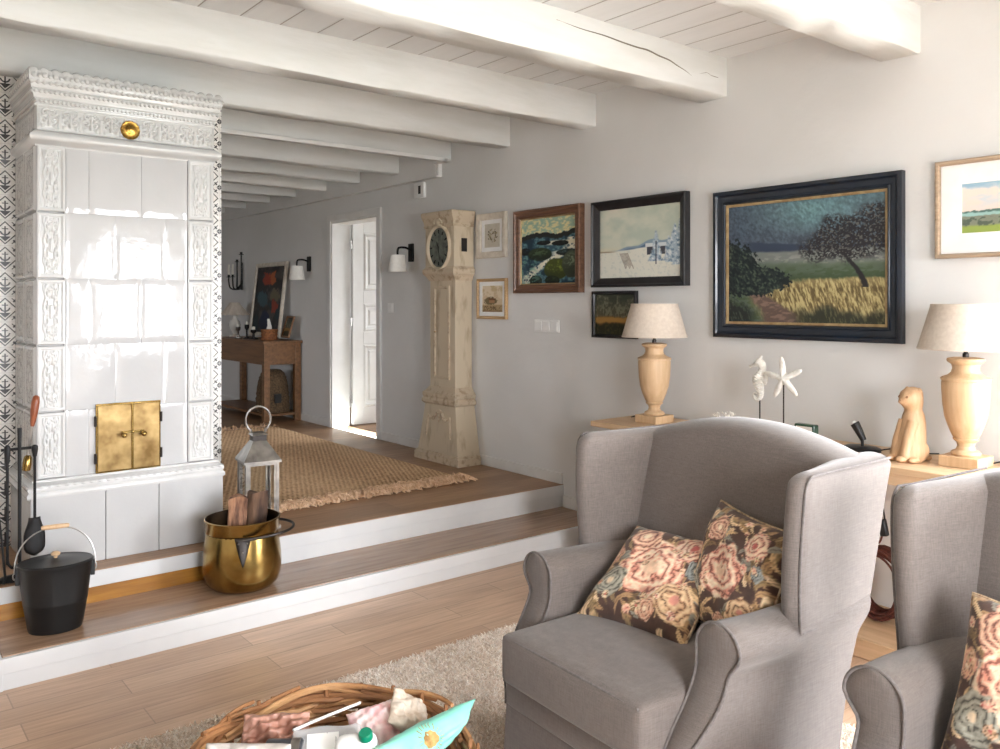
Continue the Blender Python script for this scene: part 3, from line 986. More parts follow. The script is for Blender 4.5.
mb.box(SX0 - 0.033, SX1 + 0.033, SY - 0.033, SY - 0.02, 2.4912, 2.5078)
mb.box(SX0 - 0.033, SX0 - 0.02, SY - 0.03, SB, 2.4912, 2.5078)
sbuild(mb, 'crest_pattern', 'glaze_relief', smooth=60, parent=cor)
# gilt rosette
mb = MB()
prof = [(0.044, 0.0), (0.045, 0.004), (0.041, 0.009), (0.036, 0.007), (0.020, 0.010), (0.018, 0.015), (0.010, 0.017), (0.009, 0.022), (1e-5, 0.024)]
n = 48
pts = []
for r, z in prof:
    for k in range(n):
        a = 2 * PI * k / n
        q = 1 + (0.06 * math.cos(12 * a) if 0.015 < r < 0.043 else 0)
        pts.append((r * q * math.cos(a), -z, r * q * math.sin(a)))
mb.grid(pts, n, len(prof), wrap_u=True)
ro = mb.build('rosette', 'brass_gold', stove, loc=sw_((1.135, SY - 0.008, 2.292)), smooth=50)
# brass firebox: frame, two leaves, hinges, latch
dx0, dx1, dz0, dz1 = DOOR
mb = MB()
f = 0.012
for q in ((dx0, dx1, dz0, dz0 + f), (dx0, dx1, dz1 - f, dz1), (dx0, dx0 + f, dz0 + f, dz1 - f), (dx1 - f, dx1, dz0 + f, dz1 - f)):
    mb.box(q[0], q[1], SY - 0.014, SY + 0.004, q[2], q[3])
sbuild(mb, 'door_frame', 'brass', smooth=0, bevel=0.002)
xm = 1.142
for a, b in ((dx0 + f * 0.6, xm - 0.003), (xm + 0.003, dx1 - f * 0.6)):
    mb = MB(); mb.box(a, b, SY - 0.021, SY - 0.009, dz0 + 0.008, dz1 - 0.008)
    d = sbuild(mb, 'firebox_door', 'brass_old', smooth=0, bevel=0.002)
    s = -1 if a < xm - 0.05 else 1
    kx = xm + s * 0.045
    mb = MB()
    mb.tube([(kx, SY - 0.02, 0.846), (kx, SY - 0.05, 0.846)], 0.006, 10)
    mb.ball((kx, SY - 0.056, 0.846), 0.013, 14, 10)
    sbuild(mb, 'knob', 'brass', parent=d)
    hx = dx0 - 0.002 if s < 0 else dx1 + 0.002
    for hz in (dz0 + 0.07, dz1 - 0.08):
        mb = MB()
        mb.tube([(hx, SY - 0.016, hz - 0.024), (hx, SY - 0.016, hz + 0.024)], 0.006, 8)
        sbuild(mb, 'hinge', 'dark_metal', parent=d)
mb = MB(); mb.box(xm - 0.005, xm + 0.005, SY - 0.028, SY - 0.008, dz0 + 0.008, dz1 - 0.004)
sbuild(mb, 'meeting_strip', 'brass', smooth=0, bevel=0.002)
mb = MB(); mb.box(xm - 0.05, xm + 0.05, SY - 0.034, SY - 0.0285, 0.852, 0.862)
mb.ball((xm, SY - 0.035, 0.857), 0.008, 10, 8)
sbuild(mb, 'latch', 'brass', smooth=40)
# ------------------------------------------------------------------ pictures on the long wall
def frame_mesh(w, h, prof):
    """mitred frame in the plane x = 0 facing -x; prof = [(inset, height)] from the outer back edge inward"""
    pts = []
    for d, q in prof:
        a, b = w / 2 - d, h / 2 - d
        pts += [(-q, a, -b), (-q, -a, -b), (-q, -a, b), (-q, a, b)]
    mb = MB()
    mb.grid(pts, 4, len(prof), wrap_u=True)
    return mb
def sheet(w, h, x, nu, nv, fn):
    """flat painted sheet: fn(u, v) -> sRGB array, u runs left to right as the picture is seen"""
    u = np.linspace(0, 1, nu); v = np.linspace(0, 1, nv)
    U, V = np.meshgrid(u, v)
    col = np_lin(fn(U, V)).reshape(-1, 3)
    pts = [(-x, w / 2 - w * a, -h / 2 + h * b) for b in v for a in u]
    mb = MB(); mb.grid(pts, nu, nv)
    return mb, col
def picture(label, y0, y1, z0, z1, prof, fmat, art, cat='painting', fw=None, slip=None, board=None, res=(150, 110), paint='painting', tilt=0.0, x=None, name='framed_painting', rot=None, pname='canvas'):
    if x is None:        # outlines were taken on the frame's front face
        k = (W - prof[2][1]) / W
        y0, y1, z0, z1 = y0, y1 * k, CAMZ + (z0 - CAMZ) * k, CAMZ + (z1 - CAMZ) * k
    w, h = abs(y1 - y0), z1 - z0
    t = thing(name, label, cat, ((W - 0.003) if x is None else x, (y0 + y1) / 2, (z0 + z1) / 2), rot=rot or (tilt, 0, 0))
    frame_mesh(w, h, prof).build('frame', fmat, t, smooth=30)
    ins = fw if fw is not None else prof[-1][0]
    dep = prof[-1][1]
    if slip:
        sw, smat = slip
        frame_mesh(w - 2 * ins, h - 2 * ins, [(-0.002, dep + 0.003), (0.0, dep + 0.004), (sw * 0.5, dep + 0.003), (sw, dep - 0.001), (sw, 0.002)]).build('slip', smat, t, smooth=30)
        ins += sw - 0.001
    iw, ih = w - 2 * ins, h - 2 * ins
    if board:
        bl, br_, bb, bt = board
        bx_ = MB()
        X0, X1 = iw / 2, -iw / 2
        for (a0, a1, c0, c1) in ((X1, X0, -ih / 2, -ih / 2 + bb), (X1, X0, ih / 2 - bt, ih / 2), (X0 - bl, X0, -ih / 2 + bb, ih / 2 - bt), (X1, X1 + br_, -ih / 2 + bb, ih / 2 - bt)):
            bx_.box(-0.010, -0.007, a0, a1, c0, c1)
        bx_.build('mat_board', 'mat', t, smooth=0)
        mb, col = sheet(iw - bl - br_ + 0.004, ih - bb - bt + 0.004, 0.006, res[0], res[1], art)
        off = Vector((0, (br_ - bl) / 2, (bb - bt) / 2))
        mb.v = [tuple(Vector(p) + off) for p in mb.v]
    else:
        mb, col = sheet(iw + 0.006, ih + 0.006, max(0.004, dep - 0.006), res[0], res[1], art)
    mb.build(pname, paint, t, smooth=180, col=col)
    bk = MB(); bk.box(-0.003, 0.001, -w / 2 + 0.006, w / 2 - 0.006, -h / 2 + 0.006, h / 2 - 0.006)
    bk.build('backing', 'kraft', t, smooth=0)
    return t

def art_field(u, v):
    n = fbm(u * 9, v * 9, 3); s = fbm(u * 70 + 34 * v, v * 40 - 24 * u, 5); st = fbm(u * 130 + 30 * v, v * 26, 9)
    s2 = fbm(u * 30 - 10 * v, v * 60, 15)
    img = np.zeros(u.shape + (3,)) + C3(78, 90, 102)
    img = lay(img, sst(0.62, 1.0, v) * (0.3 + 0.9 * n), C3(92, 116, 124))
    d = np.hypot((u - 0.58) / 0.34, (v - 0.90) / 0.2)
    img = lay(img, (1 - d) * 1.1 * (0.3 + n), C3(104, 138, 142))
    img = lay(img, sst(0.35, 0, u) * 0.5, C3(64, 74, 92))
    img = img * (0.72 + 0.56 * s)[..., None]
    hill = 0.65 + 0.03 * np.sin(u * 5 + 1) + 0.03 * (n - 0.5)
    img = lay(img, sst(0.01, -0.01, v - hill) * sst(0.08, 0.2, u), C3(56, 66, 84) * 1.0)
    img = lay(img, sst(0.60, 0.575, v + 0.03 * (n - .5)), C3(116, 122, 118))
    img = lay(img, sst(0.60, 0.5, v) * sst(0.5, 0.66, s2) * (v < 0.6), C3(146, 148, 142))
    img = lay(img, sst(0.52, 0.45, v + 0.06 * (n - .5)), C3(84, 98, 82))
    img = lay(img, sst(0.50, 0.4, v) * sst(0.45, 0.6, s2), C3(72, 88, 64))
    img = lay(img, sst(0.42, 0.36, v + 0.05 * (n - .5)) * sst(0.2, 0.4, u), C3(64, 80, 58))
    wheat = sst(0.37, 0.33, v + 0.05 * (n - 0.5) + 0.02 * (s - .5)) * sst(0.16, 0.34, u + 0.5 * (v - 0.1))
    img = lay(img, wheat, C3(140, 126, 86))
    img = lay(img, wheat * sst(0.5, 0.66, st), C3(186, 172, 124))
    img = lay(img, wheat * sst(0.5, 0.34, st), C3(98, 84, 56))
    img = lay(img, wheat * sst(0.27, 0.36, v) * 0.45, C3(186, 172, 124))
    px = 0.13 + 0.16 * np.sin(np.clip(0.30 - v, 0, 1) * 7.5) * (v < 0.3) + 0.75 * np.clip(0.16 - v, 0, 1)
    pw = 0.035 + 0.34 * np.clip(0.27 - v, 0, 1)
    pm = sst(0.03, -0.02, np.abs(u - px) - pw + 0.05 * (s - 0.5)) * sst(0.29, 0.25, v)
    img = lay(img, pm, C3(98, 82, 74)); img = lay(img, pm * sst(0.45, 0.7, s2), C3(128, 106, 96))
    gr = sst(0.15, 0.06, v + 0.12 * (n - 0.5) + 0.05 * (st - .5)) * sst(0.40, 0.56, u)
    img = lay(img, gr, C3(52, 54, 44)); img = lay(img, gr * sst(0.52, 0.7, st), C3(92, 92, 66))
    gl = sst(0.19, 0.10, v + 0.5 * (u - 0.1) + 0.12 * (s - 0.5)) * sst(0.22, 0.13, u)
    img = lay(img, gl, C3(38, 44, 42))
    img = lay(img, gl * sst(0.55, 0.7, st), C3(70, 76, 66))
    bush = sst(0.06, -0.04, np.hypot((u - 0.02) / 0.22, (v - 0.46) / 0.26) - 0.85 + 0.6 * (s - 0.5))
    bush = np.maximum(bush, sst(0.06, -0.04, np.hypot((u - 0.20) / 0.24, (v - 0.35) / 0.13) - 0.9 + 0.6 * (s - 0.5)))
    img = lay(img, bush, C3(38, 48, 48)); img = lay(img, bush * sst(0.55, 0.72, s), C3(76, 86, 72)); img = lay(img, bush * sst(0.48, 0.36, s), C3(26, 34, 36))
    tx = 0.885 - 0.13 * np.clip((v - 0.29) / 0.26, 0, 1) ** 1.5
    img = lay(img, sst(0.006, -0.004, np.abs(u - tx) - 0.017 + 0.016 * (v - 0.29) + 0.01 * (s - .5)) * (v > 0.285) * (v < 0.60), C3(40, 38, 40))
    for k in range(6):
        sl = (k - 2.5) * 0.36
        img = lay(img, sst(0.006, 0, np.abs(u - 0.765 - sl * (v - 0.53)) - 0.004) * (v > 0.53) * (v < 0.80 - 0.05 * abs(k - 2.5)) * (u > 0.62), C3(42, 40, 42))
    lf = fbm(u * 95 + 40 * v, v * 80 - 30 * u, 31, 3)
    cd = np.hypot((u - 0.82) / 0.24, (v - 0.68) / 0.19)
    cd = np.minimum(cd, np.hypot((u - 0.66) / 0.16, (v - 0.62) / 0.13))
    cd = np.minimum(cd, np.hypot((u - 0.95) / 0.14, (v - 0.72) / 0.22))
    cr = sst(1.2, 0.7, cd + 0.9 * (n - 0.5)) * sst(0.40, 0.50, lf + 0.2 * (1 - np.clip(cd, 0, 1)))
    img = lay(img, cr, C3(42, 42, 46))
    img = lay(img, cr * sst(0.58, 0.70, fbm(u * 110, v * 90, 77, 2)), C3(96, 96, 92))
    return img
def art_snow(u, v):
    n = fbm(u * 5, v * 5, 13); s = fbm(u * 40 + 20 * v, v * 30 - 10 * u, 15)
    img = np.zeros(u.shape + (3,)) + C3(208, 212, 196)
    img = lay(img, sst(0.35, 0.75, n), C3(186, 198, 184))
    img = lay(img, sst(0.5, 0.9, v) * sst(0.5, 0.2, n) * 0.7, C3(224, 220, 204))
    img = lay(img, sst(0.48, 0.36, v) * sst(0.45, 0.0, u), C3(216, 208, 178))
    hl = 0.42 + 0.10 * sst(0.25, 0.75, u) + 0.015 * np.sin(u * 22) + 0.02 * (n - 0.5)
    img = lay(img, sst(0.008, -0.008, v - hl) * (v > 0.38) * sst(0.12, 0.28, u), C3(136, 158, 176))
    img = lay(img, sst(0.008, -0.008, v - hl + 0.03) * (v > 0.40) * sst(0.28, 0.34, u) * sst(0.62, 0.56, u), C3(88, 112, 140))
    sn = sst(0.405, 0.385, v - 0.09 * np.clip(u - 0.3, 0, 1) * (u < 0.62) - 0.02 * (n - .5))
    img = lay(img, sn, C3(226, 226, 214)); img = lay(img, sn * sst(0.55, 0.75, s) * 0.6, C3(200, 206, 200))
    hs = ((u > 0.60) & (u < 0.82) & (v > 0.315) & (v < 0.43)).astype(float)
    img = lay(img, hs, C3(74, 76, 84)); img = lay(img, ((u > 0.585) & (u < 0.83) & (v > 0.425) & (v < 0.475)).astype(float), C3(214, 220, 222))
    img = lay(img, ((u > 0.66) & (u < 0.69) & (v > 0.33) & (v < 0.40)).astype(float), C3(40, 40, 46))
    def tree(cx, b, t, wd):
        k = np.clip((t - v) / (t - b), 0, 1)
        m = sst(0.02, -0.01, np.abs(u - cx) - wd * k * (0.55 + 0.9 * fbm(u * 40, v * 26, 41, 2))) * (v > b) * (v < t)
        return m
    for cx, b, t, wd in ((0.71, 0.22, 0.64, 0.07), (0.93, 0.2, 0.72, 0.11), (0.99, 0.16, 0.78, 0.09), (0.86, 0.26, 0.56, 0.05)):
        m = tree(cx, b, t, wd)
        img = lay(img, m, C3(172, 190, 202)); img = lay(img, m * sst(0.55, 0.7, s), C3(112, 136, 158)); img = lay(img, m * sst(0.42, 0.3, s), C3(222, 228, 228))
    img = lay(img, sst(0.006, 0.0, np.abs(u - 0.71) - 0.003) * (v > 0.18) * (v < 0.5), C3(70, 76, 88))
    for k in range(7):
        cx = 0.26 + 0.016 * k
        img = lay(img, sst(0.005, 0.0, np.abs(u - cx - (0.36 - v) * 0.35) - 0.0015) * (v > 0.13 + 0.02 * (k % 3)) * (v < 0.36) * (0.4 + s), C3(120, 104, 90))
    img = lay(img, sst(0.012, 0, np.abs(v - 0.385 - 0.01 * (n - .5)) - 0.004) * sst(0.25, 0.1, u), C3(150, 140, 116))
    return img
def art_coast(u, v):
    n = fbm(u * 6, v * 6, 23); s = fbm(u * 22 + 9 * v, v * 38 - 7 * u, 25)
    img = np.zeros(u.shape + (3,)) + C3(178, 196, 168)
    img = lay(img, sst(0.4, 0.65, s), C3(224, 212, 160)); img = lay(img, sst(0.62, 0.4, s) * 0.6 * (v > 0.75), C3(140, 172, 158))
    ln = 0.735 + 0.03 * np.sin(u * 7) + 0.05 * (fbm(u * 14, v * 0, 5) - 0.5) + 0.06 * u
    sea = sst(0.006, -0.006, v - ln)
    img = lay(img, sea, C3(56, 84, 98)); img = lay(img, sea * sst(0.42, 0.62, s), C3(92, 130, 136)); img = lay(img, sea * sst(0.45, 0.3, n), C3(30, 52, 66))
    img = lay(img, sst(0.006, -0.006, v - ln) * sst(-0.085, -0.06, v - ln), C3(38, 40, 38))
    rv = sst(0.10, 0.02, np.abs(u - (0.55 + 0.42 * np.sin((v - 0.35) * 5.4)) ) - 0.05) * (v < 0.68)
    img = lay(img, rv * sst(0.3, 0.5, s), C3(226, 222, 202))
    img = lay(img, sst(0.02, 0.0, np.abs(v - 0.60 - 0.02 * n) - 0.02) * sst(0.35, 0.6, u), C3(220, 214, 190))
    img = lay(img, sst(0.02, 0.0, np.abs(v - 0.45 - 0.1 * (u - 0.6)) - 0.02) * sst(0.5, 0.65, u), C3(214, 216, 204))
    def rock(cx, cy, rx, ry, c):
        nonlocal img
        d = np.hypot((u - cx) / rx, (v - cy) / ry) + 0.25 * (n - 0.5)
        m = sst(1.05, 0.92, d)
        img = lay(img, m, np.asarray(c) * 0.55); img = lay(img, m * sst(0.45, 0.65, s) * sst(1.0, 0.4, d), c)
        img = lay(img, m * sst(0.3, -0.6, (v - cy) / ry), np.asarray(c) * 0.4)
    rock(0.42, 0.62, 0.13, 0.035, C3(40, 46, 44)); rock(0.72, 0.60, 0.15, 0.04, C3(44, 48, 42)); rock(0.07, 0.50, 0.10, 0.06, C3(36, 52, 62))
    rock(0.36, 0.45, 0.22, 0.10, C3(78, 96, 66)); rock(0.84, 0.46, 0.2, 0.05, C3(66, 84, 86))
    rock(0.66, 0.22, 0.22, 0.16, C3(126, 142, 60)); rock(0.92, 0.28, 0.16, 0.2, C3(124, 138, 112)); rock(0.28, 0.05, 0.12, 0.08, C3(56, 76, 66)); rock(0.58, 0.05, 0.14, 0.07, C3(48, 62, 40))
    gl = sst(0.5, 0.65, s) * sst(0.5, 0.3, v) * sst(0.45, 0.15, u)
    return lay(img, gl * 0.7, C3(96, 146, 128))
def art_dark(u, v):
    n = fbm(u * 7, v * 7, 33); s = fbm(u * 34, v * 18, 35)
    img = np.zeros(u.shape + (3,)) + C3(78, 78, 64)
    img = lay(img, sst(0.4, 0.6, s), C3(116, 116, 96)); img = lay(img, sst(0.6, 0.9, v) * sst(0.6, 0.4, n), C3(58, 62, 52))
    img = lay(img, sst(0.48, 0.40, v + 0.1 * (n - 0.5)), C3(122, 90, 50)); img = lay(img, sst(0.05, 0, np.abs(v - 0.36 + 0.06 * (n - .5)) - 0.04), C3(168, 128, 70))
    img = lay(img, sst(0.30, 0.22, v + 0.12 * (n - 0.5)), C3(46, 48, 32)); img = lay(img, sst(0.3, 0.2, v) * sst(0.5, 0.7, s), C3(74, 70, 44))
    return img
def art_wash(u, v):
    n = fbm(u * 4, v * 5, 43); s = fbm(u * 30, v * 20, 45)
    img = np.zeros(u.shape + (3,)) + C3(196, 208, 216)
    img = lay(img, sst(0.4, 0.65, n), C3(228, 214, 204)); img = lay(img, sst(0.75, 0.45, v) * 0.6, C3(226, 206, 194)); img = lay(img, sst(0.6, 1, v) * sst(0.6, 0.4, n) * .8, C3(140, 178, 200))
    ln = 0.44 + 0.07 * sst(0.2, 0.7, u) + 0.05 * (fbm(u * 24, v * 0, 7) - 0.4)
    img = lay(img, sst(0.006, -0.006, v - ln), C3(84, 112, 104)); img = lay(img, sst(0.41, 0.40, v + 0.02 * (s - .5)), C3(150, 186, 182))
    img = lay(img, sst(0.35, 0.33, v + 0.05 * (s - .5)), C3(126, 132, 116)); img = lay(img, sst(0.33, 0.3, v) * sst(0.5, 0.6, s), C3(84, 96, 84))
    img = lay(img, sst(0.17, 0.12, v + 0.03 * (s - .5)), C3(146, 164, 84))
    return img
def art_leaves(u, v):
    n = fbm(u * 8, v * 8, 53)
    img = np.zeros(u.shape + (3,)) + C3(198, 192, 178) * (0.95 + 0.1 * n[..., None])
    r2 = random.Random(5)
    for k in range(34):
        cx, cy = 0.5 + r2.uniform(-0.3, 0.3), 0.5 + r2.uniform(-0.26, 0.26)
        a = r2.uniform(0, PI); rx, ry = r2.uniform(0.035, 0.075), r2.uniform(0.018, 0.035)
        du, dv = u - cx, v - cy
        p, q = du * math.cos(a) + dv * math.sin(a), -du * math.sin(a) + dv * math.cos(a)
        c = r2.choice([C3(112, 100, 78), C3(142, 128, 98), C3(88, 78, 60), C3(168, 154, 122)])
        img = lay(img, sst(1.1, 0.85, np.hypot(p / rx, q / ry)) * 0.85, c)
    for k in range(5):
        img = lay(img, sst(0.006, 0, np.abs(u - 0.5 - (k - 2) * 0.4 * (v - 0.2)) - 0.003) * (v > 0.22) * (v < 0.6) * .7, C3(110, 98, 74))
    return img
def art_village(u, v):
    n = fbm(u * 6, v * 6, 63); s = fbm(u * 30, v * 26, 65)
    img = np.zeros(u.shape + (3,)) + C3(208, 188, 158)
    img = lay(img, sst(0.5, 0.95, v), C3(196, 178, 140)); img = lay(img, sst(0.45, 0.65, n) * (v > 0.5), C3(220, 206, 182))
    img = lay(img, sst(0.05, -0.02, np.hypot((u - 0.42) / 0.34, (v - 0.42) / 0.16) - 0.9 + 0.8 * (s - .5)), C3(118, 104, 74))
    img = lay(img, ((u > 0.34) & (u < 0.6) & (v > 0.34) & (v < 0.46)).astype(float) * 0.8, C3(176, 132, 96)); img = lay(img, ((u > 0.31) & (u < 0.63) & (v > 0.45) & (v < 0.52)).astype(float) * 0.8, C3(110, 76, 54))
    img = lay(img, sst(0.30, 0.26, v), C3(176, 152, 114)); img = lay(img, sst(0.26, 0.2, v) * sst(0.5, 0.62, s), C3(96, 76, 54)); img = lay(img, sst(0.10, 0.05, v), C3(150, 124, 92))
    return img
def art_figures(u, v):
    n = fbm(u * 7, v * 7, 73); s = fbm(u * 22, v * 22, 75)
    u, v = u + 0.22 * (fbm(u * 6, v * 6, 91) - 0.5), v + 0.22 * (fbm(u * 6, v * 6, 95) - 0.5)
    img = np.zeros(u.shape + (3,)) + C3(48, 46, 46)
    img = lay(img, sst(0.5, 0.65, n), C3(74, 72, 68)); img = lay(img, sst(0.45, 0.35, n) * (v < 0.6), C3(40, 56, 60))
    img = lay(img, sst(0.03, 0, np.hypot((u - 0.4) / 0.2, (v - 0.82) / 0.10) - 0.9 + .5 * (s - .5)), C3(150, 62, 42)); img = lay(img, sst(0.03, 0, np.hypot((u - 0.62) / 0.12, (v - 0.84) / 0.09) - 0.9 + .5 * (s - .5)), C3(172, 92, 52))
    img = lay(img, sst(0.05, 0, np.hypot((u - 0.7) / 0.16, (v - 0.56) / 0.10) - 0.9 + .6 * (s - .5)), C3(104, 96, 78)); img = lay(img, sst(0.05, 0, np.hypot((u - 0.3) / 0.2, (v - 0.5) / 0.12) - 0.9 + .6 * (s - .5)), C3(60, 84, 92))
    img = lay(img, sst(0.04, 0, np.hypot((u - 0.45) / 0.22, (v - 0.16) / 0.16) - 0.9 + .4 * (s - .5)), C3(30, 40, 66)); img = lay(img, sst(0.03, 0, np.hypot((u - 0.76) / 0.1, (v - 0.36) / 0.12) - 0.9 + .4 * (s - .5)), C3(140, 60, 44))
    return img

navy_prof = [(0, 0), (0, 0.034), (0.012, 0.040), (0.020, 0.040), (0.026, 0.030), (0.034, 0.026), (0.056, 0.024), (0.061, 0.030), (0.068, 0.030), (0.072, 0.022), (0.074, 0.016)]
picture('large oil painting of a lone tree beside wheat in a wide navy frame', 1.818, 2.877, 1.282, 2.071, navy_prof, 'navy', art_field, slip=(0.012, 'gold_slip'), res=(320, 230))
blk_prof = [(0, 0), (0, 0.045), (0.006, 0.050), (0.012, 0.050), (0.018, 0.042), (0.022, 0.040), (0.050, 0.026), (0.056, 0.020)]
picture('snowy landscape painting with a dark cabin and frosted trees in a black frame', 3.028, 3.822, 1.567, 2.105, blk_prof, 'black_frame', art_snow, res=(170, 120))
wal_prof = [(0, 0), (0, 0.042), (0.008, 0.048), (0.018, 0.046), (0.024, 0.036), (0.042, 0.032), (0.048, 0.036), (0.055, 0.032), (0.060, 0.022)]
picture('painting of green coastal rocks and swirling blue water in a brown wooden frame', 3.872, 4.60, 1.536, 2.114, wal_prof, 'walnut', art_coast, slip=(0.006, 'gold_slip'), res=(150, 120))
sm_prof = [(0, 0), (0, 0.022), (0.006, 0.026), (0.014, 0.024), (0.022, 0.014)]
picture('small dark picture in a thin black frame partly behind a table lamp shade', 3.415, 3.812, 1.25, 1.542, [(0, 0), (0, 0.024), (0.005, 0.026), (0.016, 0.026), (0.022, 0.014)], 'black_frame', art_dark, res=(80, 60))
picture('small botanical picture in a broad cream frame beside the longcase clock', 4.652, 5.026, 1.798, 2.128, [(0, 0), (0, 0.022), (0.006, 0.026), (0.040, 0.020), (0.048, 0.012)], 'cream_frame', art_leaves, board=(0.03, 0.03, 0.03, 0.03), res=(70, 60), paint='print', cat='picture', name='framed_picture', pname='print')
picture('small tan village watercolour in a pale wood frame below the botanical picture', 4.647, 5.026, 1.35, 1.647, sm_prof, 'oak_frame', art_village, board=(0.03, 0.03, 0.03, 0.03), res=(70, 60), paint='print', cat='picture', name='framed_picture', pname='print')
picture('green watercolour landscape with a wide white mat in a slim taupe frame', 1.05, 1.692, 1.662, 2.085, [(0, 0), (0, 0.026), (0.005, 0.030), (0.014, 0.028), (0.02, 0.014)], 'taupe_frame', art_wash, board=(0.085, 0.085, 0.085, 0.085), res=(110, 70), paint='print', cat='picture', name='framed_picture', pname='print')

# switches, sensor, wall lights --------------------------------------------
def switch(label, yc, zc, n):
    t = thing('light_switch', label, 'light switch', (W - 0.001, yc, zc))
    w = 0.08 * n + 0.008
    MB().box(-0.008, 0.0, -w / 2, w / 2, -0.042, 0.042).build('switch_plate', 'plastic_white', t, bevel=0.003, smooth=40)
    for k in range(n):
        c = (k - (n - 1) / 2) * 0.078
        mb = MB(); mb.box(-0.012, -0.007, c - 0.032, c + 0.032, -0.033, 0.033)
        mb.build('rocker', 'plastic_white', t, bevel=0.002, smooth=40)
switch('white triple light switch plate on the wall under the coastal painting', 4.233, 1.312, 3)
switch('small white single light switch on the wall beside the doorway', 6.244, 1.425, 1)
t = thing('thermostat', 'small white wall sensor box with a dark window above the longcase clock', 'thermostat', (W - 0.001, 5.765, 2.385))
MB().box(-0.03, 0, -0.07, 0.07, -0.062, 0.062).build('housing', 'plastic_white', t, bevel=0.005, smooth=40)
MB().box(-0.032, -0.029, -0.03, 0.004, -0.03, 0.036).build('display_window', 'black_plastic', t, smooth=0)
def sconce(label, yc, zc):
    t = thing('wall_sconce', label, 'wall light', (W, yc, zc), group='wall sconces by the doorway')
    MB().box(-0.02, 0, -0.032, 0.032, -0.03, 0.12).build('back_plate', 'iron', t, bevel=0.004, smooth=40)
    mb = MB()
    mb.tube(spline([(-0.02, 0, 0.07), (-0.07, 0, 0.085), (-0.125, 0, 0.082), (-0.14, 0, 0.06), (-0.14, 0, 0.02)], 6), 0.009, 10)
    mb.build('arm', 'iron', t)
    mb = MB()
    mb.lathe([(0.078, -0.115), (0.058, 0.022), (0.056, 0.022), (0.076, -0.115)], 32, (-0.14, 0, 0), cap=False)
    mb.lathe([(0.058, 0.021), (0.02, 0.024), (1e-4, 0.024)], 32, (-0.14, 0, 0), cap=False)
    mb.build('lamp_shade', 'white_shade', t, smooth=50)
sconce('black iron wall sconce with white cone shade above the wooden table end', 7.80, 1.815)
sconce('black iron wall sconce with white cone shade between doorway and clock', 5.91, 1.840)

# ------------------------------------------------------------------ longcase clock against the wall
CX, CY = 3.6, 5.235
ck = thing('longcase_clock', 'tall distressed cream longcase clock with carved swags standing on the upper floor', 'clock', (W - 0.008, CY, ZU))
def cframe(zz, fw, fd):    # ring at height zz (world), half width fw, front projection fd from the wall
    return [(0.0, fw, zz - ZU), (-fd, fw, zz - ZU), (-fd, -fw, zz - ZU), (0.0, -fw, zz - ZU)]
def loft(rings):
    mb = MB()
    pts = [p for r in rings for p in r]
    mb.grid(pts, 4, len(rings), wrap_u=True)
    mb.f.append((3, 2, 1, 0)); k = (len(rings) - 1) * 4; mb.f.append((k, k + 1, k + 2, k + 3))
    return mb
D = 0.19
loft([cframe(0.273, .29, D + .03), cframe(0.325, .29, D + .03), cframe(0.335, .277, D + .02), cframe(0.345, .272, D + .015)]).build('plinth', 'clock_edge', ck, smooth=0)
base = loft([cframe(0.345, .265, D + .012), cframe(0.705, .198, D - 0.012)]).build('base', 'clock_paint', ck, smooth=0, bevel=0.004)
loft([cframe(0.70, .205, D - .006), cframe(0.715, .218, D + .008), cframe(0.735, .218, D + .008), cframe(0.75, .206, D), cframe(0.765, .214, D + .004), cframe(0.785, .214, D + .004), cframe(0.80, .195, D - .012), cframe(0.83, .170, D - .03), cframe(0.835, .165, D - .035)]).build('base_moulding', 'clock_edge', ck, smooth=0)
loft([cframe(0.83, .165, D - .035), cframe(1.645, .165, D - .035)]).build('trunk', 'clock_paint', ck, smooth=0, bevel=0.004)
# trunk door with raised border
mb = MB()
prof = [(0.0, 0.0), (0.0, 0.012), (0.012, 0.014), (0.022, 0.006), (0.024, 0.005)]
w, h = 0.20, 0.70
fr = frame_mesh(w, h, prof); fr.v = [(p[0] - (D - .035), p[1], p[2] + 1.245 - ZU) for p in fr.v]
td = fr.build('door_border', 'clock_edge', ck, smooth=0)
mb = MB(); mb.box(-(D - .035) - 0.006, -(D - .035) + 0.001, -0.09, 0.09, 0.905 - ZU, 1.585 - ZU)
cd_ = mb.build('door', 'clock_paint', ck, smooth=0, bevel=0.002)
mb = MB(); mb.ball((-(D - .035) - 0.012, 0.082, 1.25 - ZU), 0.008, 10, 8); mb.build('knob', 'brass_old', cd_)
loft([cframe(1.635, .170, D - .03), cframe(1.65, .176, D - .022), cframe(1.672, .186, D - .008), cframe(1.685, .198, D + .008), cframe(1.70, .203, D + .012), cframe(1.722, .203, D + .012), cframe(1.732, .194, D), cframe(1.742, .19, D - .004)]).build('hood_moulding', 'clock_edge', ck, smooth=0)
loft([cframe(1.74, .188, D - .006), cframe(2.045, .188, D - .006)]).build('hood', 'clock_paint', ck, smooth=0, bevel=0.004)
loft([cframe(2.035, .190, D), cframe(2.05, .194, D + .006), cframe(2.06, .190, D), cframe(2.085, .195, D + .006), cframe(2.115, .203, D + .018), cframe(2.13, .206, D + .024), cframe(2.15, .206, D + .024), cframe(2.156, .200, D + .018)]).build('cornice', 'clock_edge', ck, smooth=0)
